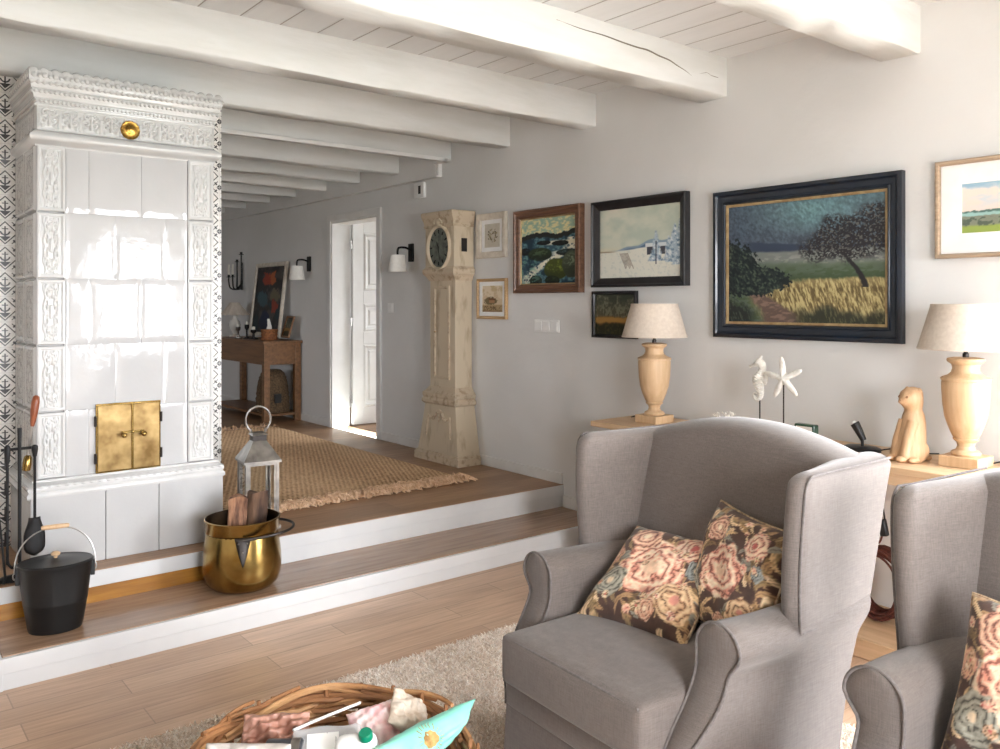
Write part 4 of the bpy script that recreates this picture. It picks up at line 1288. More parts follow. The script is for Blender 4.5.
# oval dial opening
fx = -(D - 0.006)
dz = 1.885 - ZU
def oval_ring(mb, a0, b0, a1, b1, x0, x1, n=48):
    pts = []
    for t in range(5):
        q = t / 4
        for k in range(n):
            th = 2 * PI * k / n
            pts.append((x0 - (x1 - x0) * math.sin(PI * q), (a0 + (a1 - a0) * q) * math.cos(th), dz + (b0 + (b1 - b0) * q) * math.sin(th)))
    mb.grid(pts, n, 5, wrap_u=True)
mb = MB(); oval_ring(mb, 0.125, 0.147, 0.158, 0.180, fx - 0.001, fx + 0.018)
dr_ = mb.build('dial_surround', 'clock_paint', ck, smooth=60)
mb = MB()
n = 48
pts = [(fx - 0.003, 0, dz)] + [(fx - 0.003, 0.128 * math.cos(2 * PI * k / n), dz + 0.150 * math.sin(2 * PI * k / n)) for k in range(n)]
mb.add(pts, [(0, 1 + k, 1 + (k + 1) % n) for k in range(n)])
dial = mb.build('dial', 'clock_dial', ck, smooth=0)
for k in range(12):
    a = PI / 2 - 2 * PI * k / 12
    c, q = math.cos(a), math.sin(a)
    MB().tube([(fx - 0.005, -0.090 * c, dz + 0.106 * q), (fx - 0.005, -0.114 * c, dz + 0.134 * q)], [0.005, 0.0065], 4).build('hour_mark', 'iron', dial, smooth=0)
mb = MB(); mb.tube([(fx - 0.008, 0, dz), (fx - 0.008, 0.035, dz + 0.055)], [0.004, 0.001], 6); mb.build('hour_hand', 'iron', dial)
mb = MB(); mb.tube([(fx - 0.010, 0, dz), (fx - 0.010, -0.02, dz - 0.10)], [0.003, 0.001], 6); mb.build('minute_hand', 'iron', dial)
# carved crest above dial, swag and drops on base, side window
mb = MB()
mb.ball((fx - 0.012, 0, dz + 0.195), 0.020, 12, 8, (0.6, 1, 1.2))
for s in (-1, 1):
    mb.tube([(fx - 0.006, s * 0.008, dz + 0.20), (fx - 0.016, s * 0.028, dz + 0.212), (fx - 0.014, s * 0.046, dz + 0.195), (fx - 0.01, s * 0.05, dz + 0.18)], [0.009, 0.011, 0.009, 0.004], 8)
mb.build('crest', 'clock_paint', dr_)
def bface(y, z):   # front face of the tapering base (world z)
    q = (z - 0.345) / (0.705 - 0.345)
    return -(D + .012 + (-0.024) * q)
def carv(pts, r):
    mb = MB()
    P = spline([(bface(y, z) - 0.004, y, z - ZU) for y, z in pts], 5)
    m = len(P)
    mb.tube(P, [r * (0.45 + 0.55 * math.sin(PI * k / (m - 1))) * (1 + 0.25 * math.sin(k * 2.1)) for k in range(m)], 8)
    mb.build('carved_swag', 'clock_edge', base)
carv([(0.135, 0.615), (0.105, 0.59), (0.07, 0.60), (0.03, 0.645), (0.0, 0.66)], 0.014)
carv([(-0.135, 0.615), (-0.105, 0.59), (-0.07, 0.60), (-0.03, 0.645), (0.0, 0.66)], 0.014)
carv([(0.138, 0.62), (0.150, 0.55), (0.158, 0.46)], 0.013)
carv([(-0.138, 0.62), (-0.150, 0.55), (-0.158, 0.46)], 0.013)
carv([(0.0, 0.67), (0.0, 0.63), (0.0, 0.57)], 0.011)
mb = MB(); mb.box(-0.115, -0.065, -0.1915, -0.1865, 1.85 - ZU, 1.95 - ZU); mb.build('side_window', 'black_plastic', ck, smooth=0)

# ------------------------------------------------------------------ side table in the far room
TX0, TX1, TY0, TY1 = 3.392, 3.786, 7.97, 9.45
tb = thing('console_table', 'brown wooden side table with a lower shelf against the far wall', 'table', ((TX0 + TX1) / 2, (TY0 + TY1) / 2, ZU))
tl = tb.location
def tbuild(mb, name, mat, **kw):
    mb.v = [(p[0] - tl.x, p[1] - tl.y, p[2] - tl.z) for p in mb.v]
    return mb.build(name, mat, tb, **kw)
tbuild(MB().box(TX0 - 0.02, TX1 + 0.006, TY0 - 0.025, TY1 + 0.02, 1.062, 1.088), 'tabletop', 'dark_wood', bevel=0.004, smooth=0)
for lx in (TX0, TX1 - 0.062):
    for ly_ in (TY0, TY1 - 0.062):
        tbuild(MB().box(lx, lx + 0.062, ly_, ly_ + 0.062, ZU, 1.061), 'leg', 'dark_wood', bevel=0.003, smooth=0)
tbuild(MB().box(TX0 + 0.063, TX1 - 0.063, TY0 + 0.008, TY0 + 0.03, 0.85, 1.061), 'end_apron', 'dark_wood', smooth=0)
tbuild(MB().box(TX0 + 0.063, TX1 - 0.063, TY1 - 0.03, TY1 - 0.008, 0.85, 1.061), 'end_apron', 'dark_wood', smooth=0)
tbuild(MB().box(TX0 + 0.008, TX0 + 0.03, TY0 + 0.063, TY1 - 0.063, 0.85, 1.061), 'apron', 'dark_wood', smooth=0)
tbuild(MB().box(TX1 - 0.03, TX1 - 0.008, TY0 + 0.063, TY1 - 0.063, 0.85, 1.061), 'apron', 'dark_wood', smooth=0)
tbuild(MB().box(TX0 + 0.012, TX1 - 0.012, TY0 + 0.012, TY1 - 0.012, 0.335, 0.358), 'shelf', 'dark_wood', smooth=0)
# woven pet basket on the shelf
t = thing('pet_basket', 'dark woven seagrass basket with a square hole on the table shelf', 'basket', (3.59, 8.22, 0.359))
def dome(mb):
    n, m = 40, 26
    pts = []
    for j in range(m):
        v = j / (m - 1)
        z = 0.43 * math.sin(v * PI / 2)
        r = 0.165 * math.cos(v * PI / 2) ** 0.45 if v < 1 else 0.0
        for k in range(n):
            a = 2 * PI * k / n
            q = 1 + 0.03 * math.sin(z * 150) + 0.02 * math.sin(16 * a)
            pts.append((r * q * math.cos(a), r * 1.15 * q * math.sin(a), z))
    mb.grid(pts, n, m, wrap_u=True)
mb = MB(); dome(mb); mb.f.append(tuple(reversed(range(40))))
mb.build('woven_shell', 'wicker_dark', t, smooth=60)
MB().box(-0.06, 0.01, -0.192, -0.16, 0.10, 0.19).build('entrance_hole', 'black_plastic', t, smooth=0)
# things on the table
picture('dark figurative painting in a grey frame leaning on the table against the wall', 8.25, 9.05, 1.105, 1.905, [(0, 0), (0, 0.022), (0.01, 0.028), (0.035, 0.026), (0.045, 0.014)], 'cream_frame', art_figures, res=(70, 70), x=3.735, rot=(0, R(6.5), 0), name='leaning_painting')
picture('small brown picture frame propped on the table beside the tissue box', 7.995, 8.215, 1.105, 1.335, [(0, 0), (0, 0.016), (0.006, 0.02), (0.02, 0.012)], 'dark_wood', art_dark, res=(30, 30), x=3.715, rot=(0, R(16), R(-6)), name='photo_frame', cat='photo frame', pname='print')
t = thing('tissue_box', 'round tan woven box with a white tissue on the wooden table', 'box', (3.545, 8.20, 1.089))
mb = MB()
mb.lathe([(0.078, 0), (0.08, 0.012)] + [(0.081 + 0.003 * math.sin(k * 1.6), 0.012 + k * 0.0088) for k in range(1, 10)] + [(0.084, 0.098), (0.086, 0.104), (0.084, 0.11), (0.03, 0.112), (1e-4, 0.112)], 32)
mb.build('woven_box', 'tan_box', t, smooth=50)
mb = MB()
pts = []
for j in range(6):
    for k in range(12):
        a = 2 * PI * k / 12; r = 0.026 - 0.004 * j + 0.008 * math.sin(3 * a + j)
        pts.append((r * math.cos(a), r * 0.5 * math.sin(a) + 0.004 * j, 0.108 + 0.022 * j))
mb.grid(pts, 12, 6, wrap_u=True); mb.f.append(tuple(60 + k for k in range(12)))
mb.build('tissue', 'white_shade', t)
t = thing('ceramic_lamp', 'small white ceramic lamp with a pleated pale shade on the wooden table', 'lamp', (3.60, 9.28, 1.089))
MB().lathe([(0.06, 0), (0.06, 0.015), (0.03, 0.03), (0.026, 0.05), (0.055, 0.09), (0.066, 0.13), (0.058, 0.17), (0.026, 0.2), (0.022, 0.225), (0.03, 0.235), (0.015, 0.245), (0.012, 0.27)], 28).build('lamp_base', 'ceramic', t, smooth=50)
mb = MB(); pts = []
for j in range(7):
    v = j / 6
    for k in range(64):
        a = 2 * PI * k / 64
        r = (0.165 - 0.115 * v ** 0.8) * (1 + 0.03 * math.cos(16 * a) * (1 - v))
        pts.append((r * math.cos(a), r * math.sin(a), 0.245 + 0.14 * v + 0.006 * math.cos(16 * a) * (1 - v)))
mb.grid(pts, 64, 7, wrap_u=True)
mb.build('lamp_shade', 'shade', t, smooth=180)
for yy, hh, rr, lab, mt in ((8.50, 0.10, 0.030, 'dark round candle holder on the wooden table beside the tissue box', 'dark_metal'), (8.68, 0.15, 0.022, 'slim dark metal candlestick on the wooden table below the leaning painting', 'iron'), (8.92, 0.12, 0.026, 'short pewter candlestick on the wooden table nearest the white ceramic lamp', 'steel')):
    t = thing('candlestick', lab, 'candlestick', (3.50, yy, 1.089))
    MB().lathe([(rr * 1.6, 0), (rr * 1.6, 0.008), (rr * 0.5, 0.02), (rr * 0.4, hh * 0.6), (rr, hh * 0.75), (rr * 1.05, hh), (rr * 0.7, hh)], 20).build('holder', mt, t, smooth=50)
    MB().lathe([(rr * 0.6, hh - 0.01), (rr * 0.6, hh + 0.03), (1e-4, hh + 0.034)], 14).build('candle', 'pages', t, smooth=50)
# wall candelabra
t = thing('wall_candelabra', 'black iron candelabra with white candles hanging on the far wall', 'candelabra', (W - 0.006, 9.55, 1.72))
mb = MB()
mb.box(-0.012, 0.004, -0.012, 0.012, -0.10, 0.22)
mb.build('back_bar', 'iron', t, smooth=0)
for s, top in ((1, 0.05), (-1, 0.30), (-0.35, 0.22), (0.35, 0.05)):
    mb = MB()
    yy = s * 0.19
    mb.tube(spline([(-0.006, 0, -0.03), (-0.05, yy * 0.3, -0.09), (-0.08, yy * 0.8, -0.075), (-0.085, yy, 0.0), (-0.085, yy, top)], 6), 0.009, 8)
    mb.lathe([(0.028, top), (0.028, top + 0.006), (0.014, top + 0.006), (0.014, top + 0.03)], 14, (-0.085, yy, 0))
    mb.build('candle_arm', 'iron', t)
    if top < 0.1:
        mb = MB(); mb.tube([(-0.085, yy, top + 0.01), (-0.085, yy, top + 0.15)], 0.013, 10); mb.build('candle', 'pages', t)

# ------------------------------------------------------------------ oak console along the wall of the lower room
KX0, KX1, KY0, KY1, KZ = 3.335, 3.781, 1.0, 3.33, 0.812
kc = thing('oak_console', 'long light oak console with thick top and low plinth board along the wall', 'console', ((KX0 + KX1) / 2, (KY0 + KY1) / 2, 0))
kl = kc.location
def kbuild(mb, name, mat, par=None, **kw):
    mb.v = [(p[0] - kl.x, p[1] - kl.y, p[2] - kl.z) for p in mb.v]
    return mb.build(name, mat, par or kc, **kw)
kbuild(MB().box(KX0 - 0.006, KX1, KY0, KY1 + 0.02, KZ - 0.03, KZ), 'top_board', 'oak', bevel=0.004, smooth=0)
kbuild(MB().box(KX0 + 0.004, KX1 - 0.002, KY0 + 0.01, KY1 - 0.12, KZ - 0.075, KZ - 0.0305), 'apron', 'oak', bevel=0.003, smooth=0)
kbuild(MB().box(KX0, KX1, KY0, KY1, 0.002, 0.082), 'plinth_board', 'oak', bevel=0.004, smooth=0)
for yy in (KY0 + 0.03, 2.28, KY1 - 0.19):
    kbuild(MB().box(KX0 + 0.02, KX1 - 0.01, yy, yy + 0.05, 0.083, KZ - 0.076), 'upright', 'oak', bevel=0.003, smooth=0)
def table_lamp(label, y, shade_r=0.178, x=3.588):
    t = thing('table_lamp', label, 'lamp', (x, y, KZ + 0.0005), group='urn lamps on the oak console')
    MB().box(-0.075, 0.075, -0.075, 0.075, 0, 0.042).build('plinth', 'lamp_wood', t, bevel=0.003, smooth=0)
    prof = [(0.052, 0.042), (0.056, 0.05), (0.052, 0.058), (0.036, 0.066), (0.031, 0.08), (0.034, 0.094), (0.046, 0.104), (0.048, 0.110), (0.044, 0.113), (0.052, 0.125), (0.066, 0.16), (0.078, 0.20), (0.085, 0.25), (0.088, 0.30), (0.089, 0.335), (0.087, 0.340), (0.087, 0.343), (0.092, 0.345), (0.092, 0.352), (0.086, 0.357), (0.066, 0.365), (0.054, 0.376), (0.049, 0.392), (0.052, 0.408), (0.066, 0.418), (0.070, 0.424), (0.068, 0.432), (0.052, 0.436), (0.014, 0.437)]
    MB().lathe(prof, 40).build('urn_body', 'lamp_wood', t, smooth=28)
    mb = MB(); mb.lathe([(0.012, 0.437), (0.012, 0.452), (0.008, 0.455), (0.008, 0.50), (0.016, 0.505), (0.016, 0.54)], 16)
    mb.build('lamp_holder', 'dark_metal', t, smooth=40)
    r0, r1, z0, z1 = shade_r, shade_r * 0.715, 0.468, 0.652
    mb = MB()
    mb.lathe([(r0 - 0.004, z0), (r0, z0), (r0 + 0.001, z0 + 0.006), (r0 - 0.001, z0 + 0.008), (r1 + 0.001, z1 - 0.008), (r1 + 0.002, z1 - 0.004), (r1, z1), (r1 - 0.004, z1), (r0 - 0.004, z0)], 48, cap=False)
    sh = mb.build('lamp_shade', 'shade', t, smooth=40)
    mb = MB()
    for k in range(3):
        a = 2 * PI * k / 3 + 0.4
        mb.tube([(0, 0, z1 - 0.02), (0.5 * r1 * math.cos(a), 0.5 * r1 * math.sin(a), z1 - 0.012), ((r1 - 0.003) * math.cos(a), (r1 - 0.003) * math.sin(a), z1 - 0.004)], 0.0018, 6)
    mb.tube([(0, 0, 0.52), (0, 0, z1 - 0.018)], 0.003, 6)
    mb.build('shade_carrier', 'dark_metal', sh)
    mb = MB(); mb.ball((0, 0, 0.565), 0.028, 14, 10, (1, 1, 1.2)); mb.build('bulb', 'white_shade', t)
    return t
table_lamp('turned oak urn table lamp behind the first wing chair, overlapping a small dark picture', 3.085, x=3.56)
table_lamp('turned oak urn table lamp on the oak console beside the carved wooden cat', 1.475)
# carved cat ------------------------------------------------------------
def blob_skin(name, joints, bones, mat, parent, sub=2):
    """one continuous skinned surface over a skeleton: joints {key: (pos, (rx, ry))}"""
    keys = list(joints)
    me = bpy.data.meshes.new(name)
    me.from_pydata([joints[k][0] for k in keys], [(keys.index(a), keys.index(b)) for a, b in bones], [])
    ob = bpy.data.objects.new(name, me); COL.objects.link(ob)
    if parent is not None: ob.parent = parent
    m = ob.modifiers.new('skin', 'SKIN'); m.use_smooth_shade = True
    m.branch_smoothing = 0.6
    sv = me.skin_vertices[0].data
    for i, k in enumerate(keys):
        r = joints[k][1]
        sv[i].radius = r if isinstance(r, tuple) else (r, r)
        sv[i].use_root = (i == 0)
    s = ob.modifiers.new('sub', 'SUBSURF'); s.levels = sub; s.render_levels = sub
    me.materials.append(MT[mat])
    return ob
cat = thing('wooden_cat', 'carved pale wooden cat figure sitting upright on the oak console', 'figurine', (3.56, 1.655, KZ), rotz=R(160))
# local frame: cat looks along +x
def cat_body():
    # one surface: stacked superellipse sections for body, neck and head (leaning head forward)
    secs = [(0.000, 0.050, 0.062, 0.050), (0.006, 0.050, 0.068, 0.054), (0.03, 0.046, 0.070, 0.057), (0.07, 0.038, 0.066, 0.056), (0.12, 0.028, 0.058, 0.050), (0.16, 0.022, 0.051, 0.045), (0.19, 0.020, 0.044, 0.040), (0.205, 0.020, 0.036, 0.036), (0.215, 0.022, 0.034, 0.035), (0.225, 0.026, 0.039, 0.039), (0.245, 0.032, 0.047, 0.045), (0.265, 0.034, 0.048, 0.046), (0.285, 0.030, 0.042, 0.042), (0.30, 0.025, 0.028, 0.030), (0.306, 0.024, 0.01, 0.01)]
    n = 32
    pts = []
    for z, cx, rx, ry in secs:
        for k in range(n):
            a = 2 * PI * k / n
            x, y = cx + rx * math.cos(a), ry * math.sin(a)
            if z < 0.13 and x > cx:        # chest hollows between the front legs
                x -= 0.016 * math.exp(-(y / 0.012) ** 2) * (1 - z / 0.13)
            if 0.23 < z < 0.27 and x > cx:  # muzzle
                x += 0.020 * math.exp(-((y / 0.018) ** 2) - ((z - 0.245) / 0.014) ** 2)
            pts.append((x, y, z))
    mb = MB(); mb.grid(pts, n, len(secs), wrap_u=True)
    mb.f.append(tuple(reversed(range(n)))); mb.f.append(tuple((len(secs) - 1) * n + k for k in range(n)))
    return mb
cb = cat_body().build('body', 'cat_wood', cat, smooth=180)
for s in (-1, 1):
    mb = MB(); mb.tube(spline([(0.046, s * 0.022, 0.165), (0.074, s * 0.025, 0.09), (0.092, s * 0.026, 0.03), (0.10, s * 0.026, 0.012)], 5), [0.024] * 3 + [0.023] * 4 + [0.021] * 5 + [0.019] * 4, 12)
    mb.ball((0.108, s * 0.026, 0.014), 0.02, 12, 8, (1.35, 0.95, 0.7))
    mb.build('front_leg', 'cat_wood', cb)
    mb = MB(); mb.ball((0.030, s * 0.040, 0.044), 0.046, 18, 12, (1.1, 0.42, 1.0)); mb.ball((0.072, s * 0.054, 0.012), 0.017, 12, 8, (1.7, 0.8, 0.7)); mb.build('haunch', 'cat_wood', cb)
    mb = MB(); mb.lathe([(0.017, 0), (0.014, 0.008), (0.008, 0.015), (1e-4, 0.018)], 12, (0.022, s * 0.031, 0.288), sx=0.55); mb.build('ear', 'cat_wood', cb)
    mb = MB(); mb.ball((0.074, s * 0.02, 0.266), 0.006, 10, 8); mb.build('eye', 'dark_wood', cb)
mb = MB(); mb.tube(spline([(-0.01, 0, 0.02), (-0.03, 0.03, 0.014), (-0.03, -0.03, 0.013), (0.0, -0.062, 0.012), (0.04, -0.07, 0.011)], 6), 0.012, 10); mb.build('tail', 'cat_wood', cb)
mb = MB(); mb.ball((0.092, 0, 0.252), 0.006, 8, 6); mb.build('nose', 'dark_wood', cb)
# seahorse and starfish on rods -----------------------------------------
sh = thing('seahorse_ornament', 'white seahorse ornament on a thin black rod behind the first wing chair', 'ornament', (3.56, 2.415, KZ))
MB().lathe([(0.045, 0), (0.045, 0.012), (0.04, 0.015), (1e-4, 0.015)], 24).build('stand_base', 'iron', sh, smooth=40)
MB().tube([(0, 0, 0.012), (0, 0, 0.19)], 0.0035, 8).build('rod', 'dark_metal', sh)
# body curve in the plane of the wall (+y is picture left): arched neck, round belly, tail curled forward
ctl = [((0, 0.016, 0.356), 0.016), ((0, 0.004, 0.366), 0.021), ((0, -0.010, 0.358), 0.019), ((0, -0.016, 0.338), 0.017), ((0, -0.010, 0.318), 0.020), ((0, 0.002, 0.298), 0.027), ((0, 0.008, 0.276), 0.029), ((0, 0.004, 0.254), 0.024), ((0, -0.003, 0.234), 0.018), ((0, -0.006, 0.212), 0.014), ((0, 0.000, 0.194), 0.012), ((0, 0.014, 0.184), 0.0105), ((0, 0.029, 0.189), 0.009), ((0, 0.034, 0.204), 0.0075), ((0, 0.025, 0.214), 0.006), ((0, 0.016, 0.208), 0.004)]
nsp = 8
sp = spline([c[0] for c in ctl], nsp)
rr = []
for i in range(len(sp)):
    q = i / nsp; k = min(len(ctl) - 2, int(q)); f_ = q - k
    r = ctl[k][1] * (1 - f_) + ctl[k + 1][1] * f_
    rr.append(r * (1 + (0.09 * math.sin(i * 1.57) if i > 26 else 0)))
mb = MB(); mb.tube(sp, rr, 14)
sb_ = mb.build('body', 'white_plaster', sh)
MB().tube([(0, 0.018, 0.358), (0, 0.034, 0.350), (0, 0.048, 0.344), (0, 0.056, 0.343)], [0.012, 0.008, 0.0065, 0.0085], 10).build('snout', 'white_plaster', sb_)
for s in (-1, 1):
    MB().ball((s * 0.016, 0.010, 0.364), 0.006, 10, 8).build('eye', 'white_plaster', sb_)
MB().tube([(0, -0.002, 0.382), (0, -0.006, 0.394), (0, -0.012, 0.398)], [0.009, 0.007, 0.003], 8).build('crown', 'white_plaster', sb_)
mb = MB()
pts = []
for j in range(9):
    a = -0.5 + j / 8.0
    for i in range(4):
        q = i / 3
        pts.append((0.0035 * math.sin(j * 3.1) * q, -0.012 - 0.034 * q * math.cos(a * 1.6) , 0.292 + a * (0.036 + 0.03 * q)))
mb.grid(pts, 4, 9)
fo = mb.build('dorsal_fin', 'white_plaster', sb_); fm = fo.modifiers.new('solid', 'SOLIDIFY'); fm.thickness = 0.004
sf = thing('starfish_ornament', 'white starfish ornament on a thin black rod beside the seahorse', 'ornament', (3.53, 2.265, KZ))
MB().lathe([(0.045, 0), (0.045, 0.012), (0.04, 0.015), (1e-4, 0.015)], 24).build('stand_base', 'iron', sf, smooth=40)
MB().tube([(0, 0.0, 0.012), (0, 0.0, 0.27)], 0.0035, 8).build('rod', 'dark_metal', sf)
mb = MB()
n = 100
pts = []
for j in range(9):
    q = j / 8
    for k in range(n):
        a = 2 * PI * k / n
        c5 = (0.5 + 0.5 * math.cos(5 * (a - PI / 2 - 0.12))) ** 2.2
        R_ = 0.030 + 0.076 * c5
        r = R_ * math.sin(q * PI)
        th = 0.016 * math.cos(q * PI) * (0.5 + 0.5 * (1 - min(1, r / 0.1))) * (1 + 0.12 * math.sin(k * 1.9) * math.sin(j * 2.5))
        pts.append((-th, -r * math.cos(a), 0.30 + r * math.sin(a)))
mb.grid(pts, n, 9, wrap_u=True)
mb.build('star', 'white_plaster', sf, smooth=180)
co_ = thing('coral_ornament', 'small piece of white coral on the oak console, just above the chair back', 'ornament', (3.58, 2.64, KZ))
r3 = random.Random(11)
mb = MB()
MBB = MB(); MBB.lathe([(0.03, 0), (0.03, 0.012), (1e-4, 0.02)], 14).build('coral_base', 'white_plaster', co_, smooth=50)
def branch(mb, p, d, L, r, dep):
    q = p + d * L
    mb.tube([tuple(p), tuple(p + d * L * 0.5 + Vector((r3.uniform(-.006, .006), r3.uniform(-.006, .006), 0))), tuple(q)], [r, r * 0.85, r * 0.7], 6)
    if dep:
        for k in range(2 + (r3.random() > 0.5)):
            nd = (d + Vector((r3.uniform(-.7, .7), r3.uniform(-.9, .9), r3.uniform(-.1, .5)))).normalized()
            branch(mb, q - d * L * 0.05, nd, L * 0.72, r * 0.7, dep - 1)
for k in range(5):
    a = k * 1.3
    branch(mb, Vector((0, 0, 0.01)), Vector((0.45 * math.cos(a), 0.6 * math.sin(a), 0.9)).normalized(), 0.047, 0.0065, 2)
mb.build('coral_branches', 'white_plaster', co_)
gb = thing('trinket_box', 'small dark green box with a pale front on the oak console behind the chair', 'box', (3.56, 2.165, KZ))
MB().box(-0.02, 0.02, -0.052, 0.052, 0, 0.094).build('block', 'dark_glass', gb, bevel=0.006, smooth=40)
MB().box(-0.024, -0.019, -0.04, 0.04, 0.03, 0.084).build('face_panel', 'ceramic', gb, smooth=0)
# little black spotlight
sp_ = thing('desk_spotlight', 'small black swivel spotlight with a cord on the oak console', 'lamp', (3.60, 1.915, KZ))
MB().lathe([(0.055, 0), (0.055, 0.014), (0.045, 0.02), (1e-4, 0.02)], 28, sy=1.5).build('lamp_base', 'black_plastic', sp_, smooth=40)
MB().tube([(0, 0, 0.018), (0, 0.0, 0.05), (0, 0.006, 0.066)], 0.007, 10).build('stem', 'black_plastic', sp_)
MB().tube([(0, -0.006, 0.045), (-0.002, 0.012, 0.08), (-0.004, 0.03, 0.112), (-0.005, 0.034, 0.118)], [0.013, 0.017, 0.020, 0.020], 16).build('lamp_head', 'black_plastic', sp_)
MB().ball((-0.005, 0.0345, 0.119), 0.0165, 12, 8, (1, 0.6, 0.6)).build('lens', 'white_shade', sp_)
MB().tube(spline([(0.0, -0.07, 0.008), (0.03, -0.12, 0.02), (0.06, -0.17, 0.006), (0.12, -0.22, 0.004), (0.16, -0.26, 0.004)], 6), 0.003, 6).build('cord', 'black_plastic', sp_)
lc = tag(MB().tube(spline([(3.66, 3.13, KZ + 0.004), (3.69, 3.19, KZ + 0.014), (3.66, 3.25, KZ + 0.02), (3.60, 3.29, KZ + 0.004), (3.70, 3.31, KZ + 0.004), (3.77, 3.31, KZ + 0.004)], 6), 0.003, 6).build('lamp_cord', 'black_plastic'), 'thin black lamp cord lying on the console behind the first wing chair', 'cord')
lc2 = tag(MB().tube(spline([(3.67, 1.42, KZ + 0.004), (3.70, 1.37, KZ + 0.02), (3.68, 1.31, KZ + 0.022), (3.70, 1.24, KZ + 0.004), (3.77, 1.16, KZ + 0.004)], 6), 0.003, 6).build('lamp_cord', 'black_plastic'), 'thin black lamp cord lying on the console beside the second urn lamp', 'cord')
# coiled brown extension cord on the plinth board, its lead and switch
r4 = random.Random(3)
pts = []
cyy, czz = 1.835, 0.245
for k in range(26 * 24):
    a = 2 * PI * k / 24
    lap = k / 24
    wob = 0.012 * math.sin(lap * 2.7) + 0.008 * math.sin(lap * 5.3 + 1)
    ra, rb = 0.118 + wob + 0.004 * math.sin(3 * a), 0.138 + wob
    pts.append((3.60 + 0.03 * math.sin(lap * 1.9) + 0.02 * math.sin(a * 0.5 + lap) - 0.10 * (math.sin(a) * 0.5 + 0.5) * 0 , cyy + ra * math.cos(a) * 0.9, czz - 0.005 + rb * math.sin(a)))
mn = min(p[2] for p in pts)
pts = [(p[0], p[1], p[2] - mn + 0.0875) for p in pts]
ec = thing('extension_cord', 'coiled brown extension cord standing on the low plinth board between the wing chairs', 'cord', (3.6, cyy, 0.083))
mb = MB(); mb.tube(pts, 0.0048, 6); mb.v = [(p[0] - 3.6, p[1] - cyy, p[2] - 0.083) for p in mb.v]
mb.build('coil', 'cord_brown', ec)
lead = spline([(3.60, 1.90, 0.34), (3.58, 1.875, 0.40), (3.56, 1.82, 0.43), (3.54, 1.795, 0.47)], 6)
mb = MB(); mb.tube([(p[0] - 3.6, p[1] - cyy, p[2] - 0.083) for p in lead], 0.0045, 6); mb.build('lead', 'cord_brown', ec)
mb = MB(); mb.box(-0.014, 0.014, -0.016, 0.016, -0.036, 0.036); mb.build('inline_switch', 'black_plastic', ec, loc=(3.54 - 3.6, 1.79 - cyy, 0.505 - 0.083), rot=(R(-12), 0, 0), bevel=0.006, smooth=40)
up_ = spline([(3.54, 1.783, 0.54), (3.50, 1.78, 0.62), (3.40, 1.79, 0.70), (3.345, 1.80, 0.74)], 6)
mb = MB(); mb.tube([(p[0] - 3.6, p[1] - cyy, p[2] - 0.083) for p in up_], 0.004, 6); mb.build('upper_lead', 'black_plastic', ec)

# ------------------------------------------------------------------ on the steps: kettle, logs, lantern, bucket, fire irons
KC = (1.545, 3.885, Z1)
kt = thing('brass_kettle', 'polished brass cauldron holding firewood on the lower step', 'cauldron', KC, rotz=R(-12))
prof = [(1e-4, 0.0), (0.10, 0.0), (0.14, 0.008), (0.163, 0.03), (0.176, 0.065), (0.180, 0.11), (0.178, 0.16), (0.172, 0.21), (0.166, 0.25), (0.163, 0.266), (0.167, 0.270), (0.171, 0.276), (0.171, 0.318), (0.174, 0.322), (0.174, 0.328), (0.168, 0.329)]
mb = MB(); mb.lathe(prof, 56, cap=False)
body = mb.build('pot', 'brass', kt, smooth=50)
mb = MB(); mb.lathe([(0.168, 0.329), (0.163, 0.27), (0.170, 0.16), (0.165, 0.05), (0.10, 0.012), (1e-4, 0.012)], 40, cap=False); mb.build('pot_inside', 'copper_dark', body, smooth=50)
for s in (0, 1):
    # pointed handle mounts with rivets; on the front and opposite side
    ang = R(-99) + s * PI
    mb = MB()
    pts = []
    for j in range(9):
        v = j / 8
        hw = 0.036 * (1 - v) ** 0.85 + 0.001
        z = 0.268 - 0.13 * v
        rad = 0.1665 + (0.0155 * smooth(0, 1, v)) + 0.003
        for i in range(5):
            u = i / 4 * 2 - 1
            a = ang + u * hw / rad
            pts.append((rad * math.cos(a), rad * math.sin(a), z))
    mb.grid(pts, 5, 9)
    mt_ = mb.build('handle_mount', 'dark_metal', body, smooth=60)
    m2 = mt_.modifiers.new('solid', 'SOLIDIFY'); m2.thickness = 0.004
    for (dz_, du) in ((0.245, -0.018), (0.245, 0.018), (0.205, 0.0), (0.17, 0.0)):
        a = ang + du / 0.17
        mb = MB(); mb.ball((0.176 * math.cos(a), 0.176 * math.sin(a), dz_), 0.004, 8, 6); mb.build('rivet', 'steel', mt_)
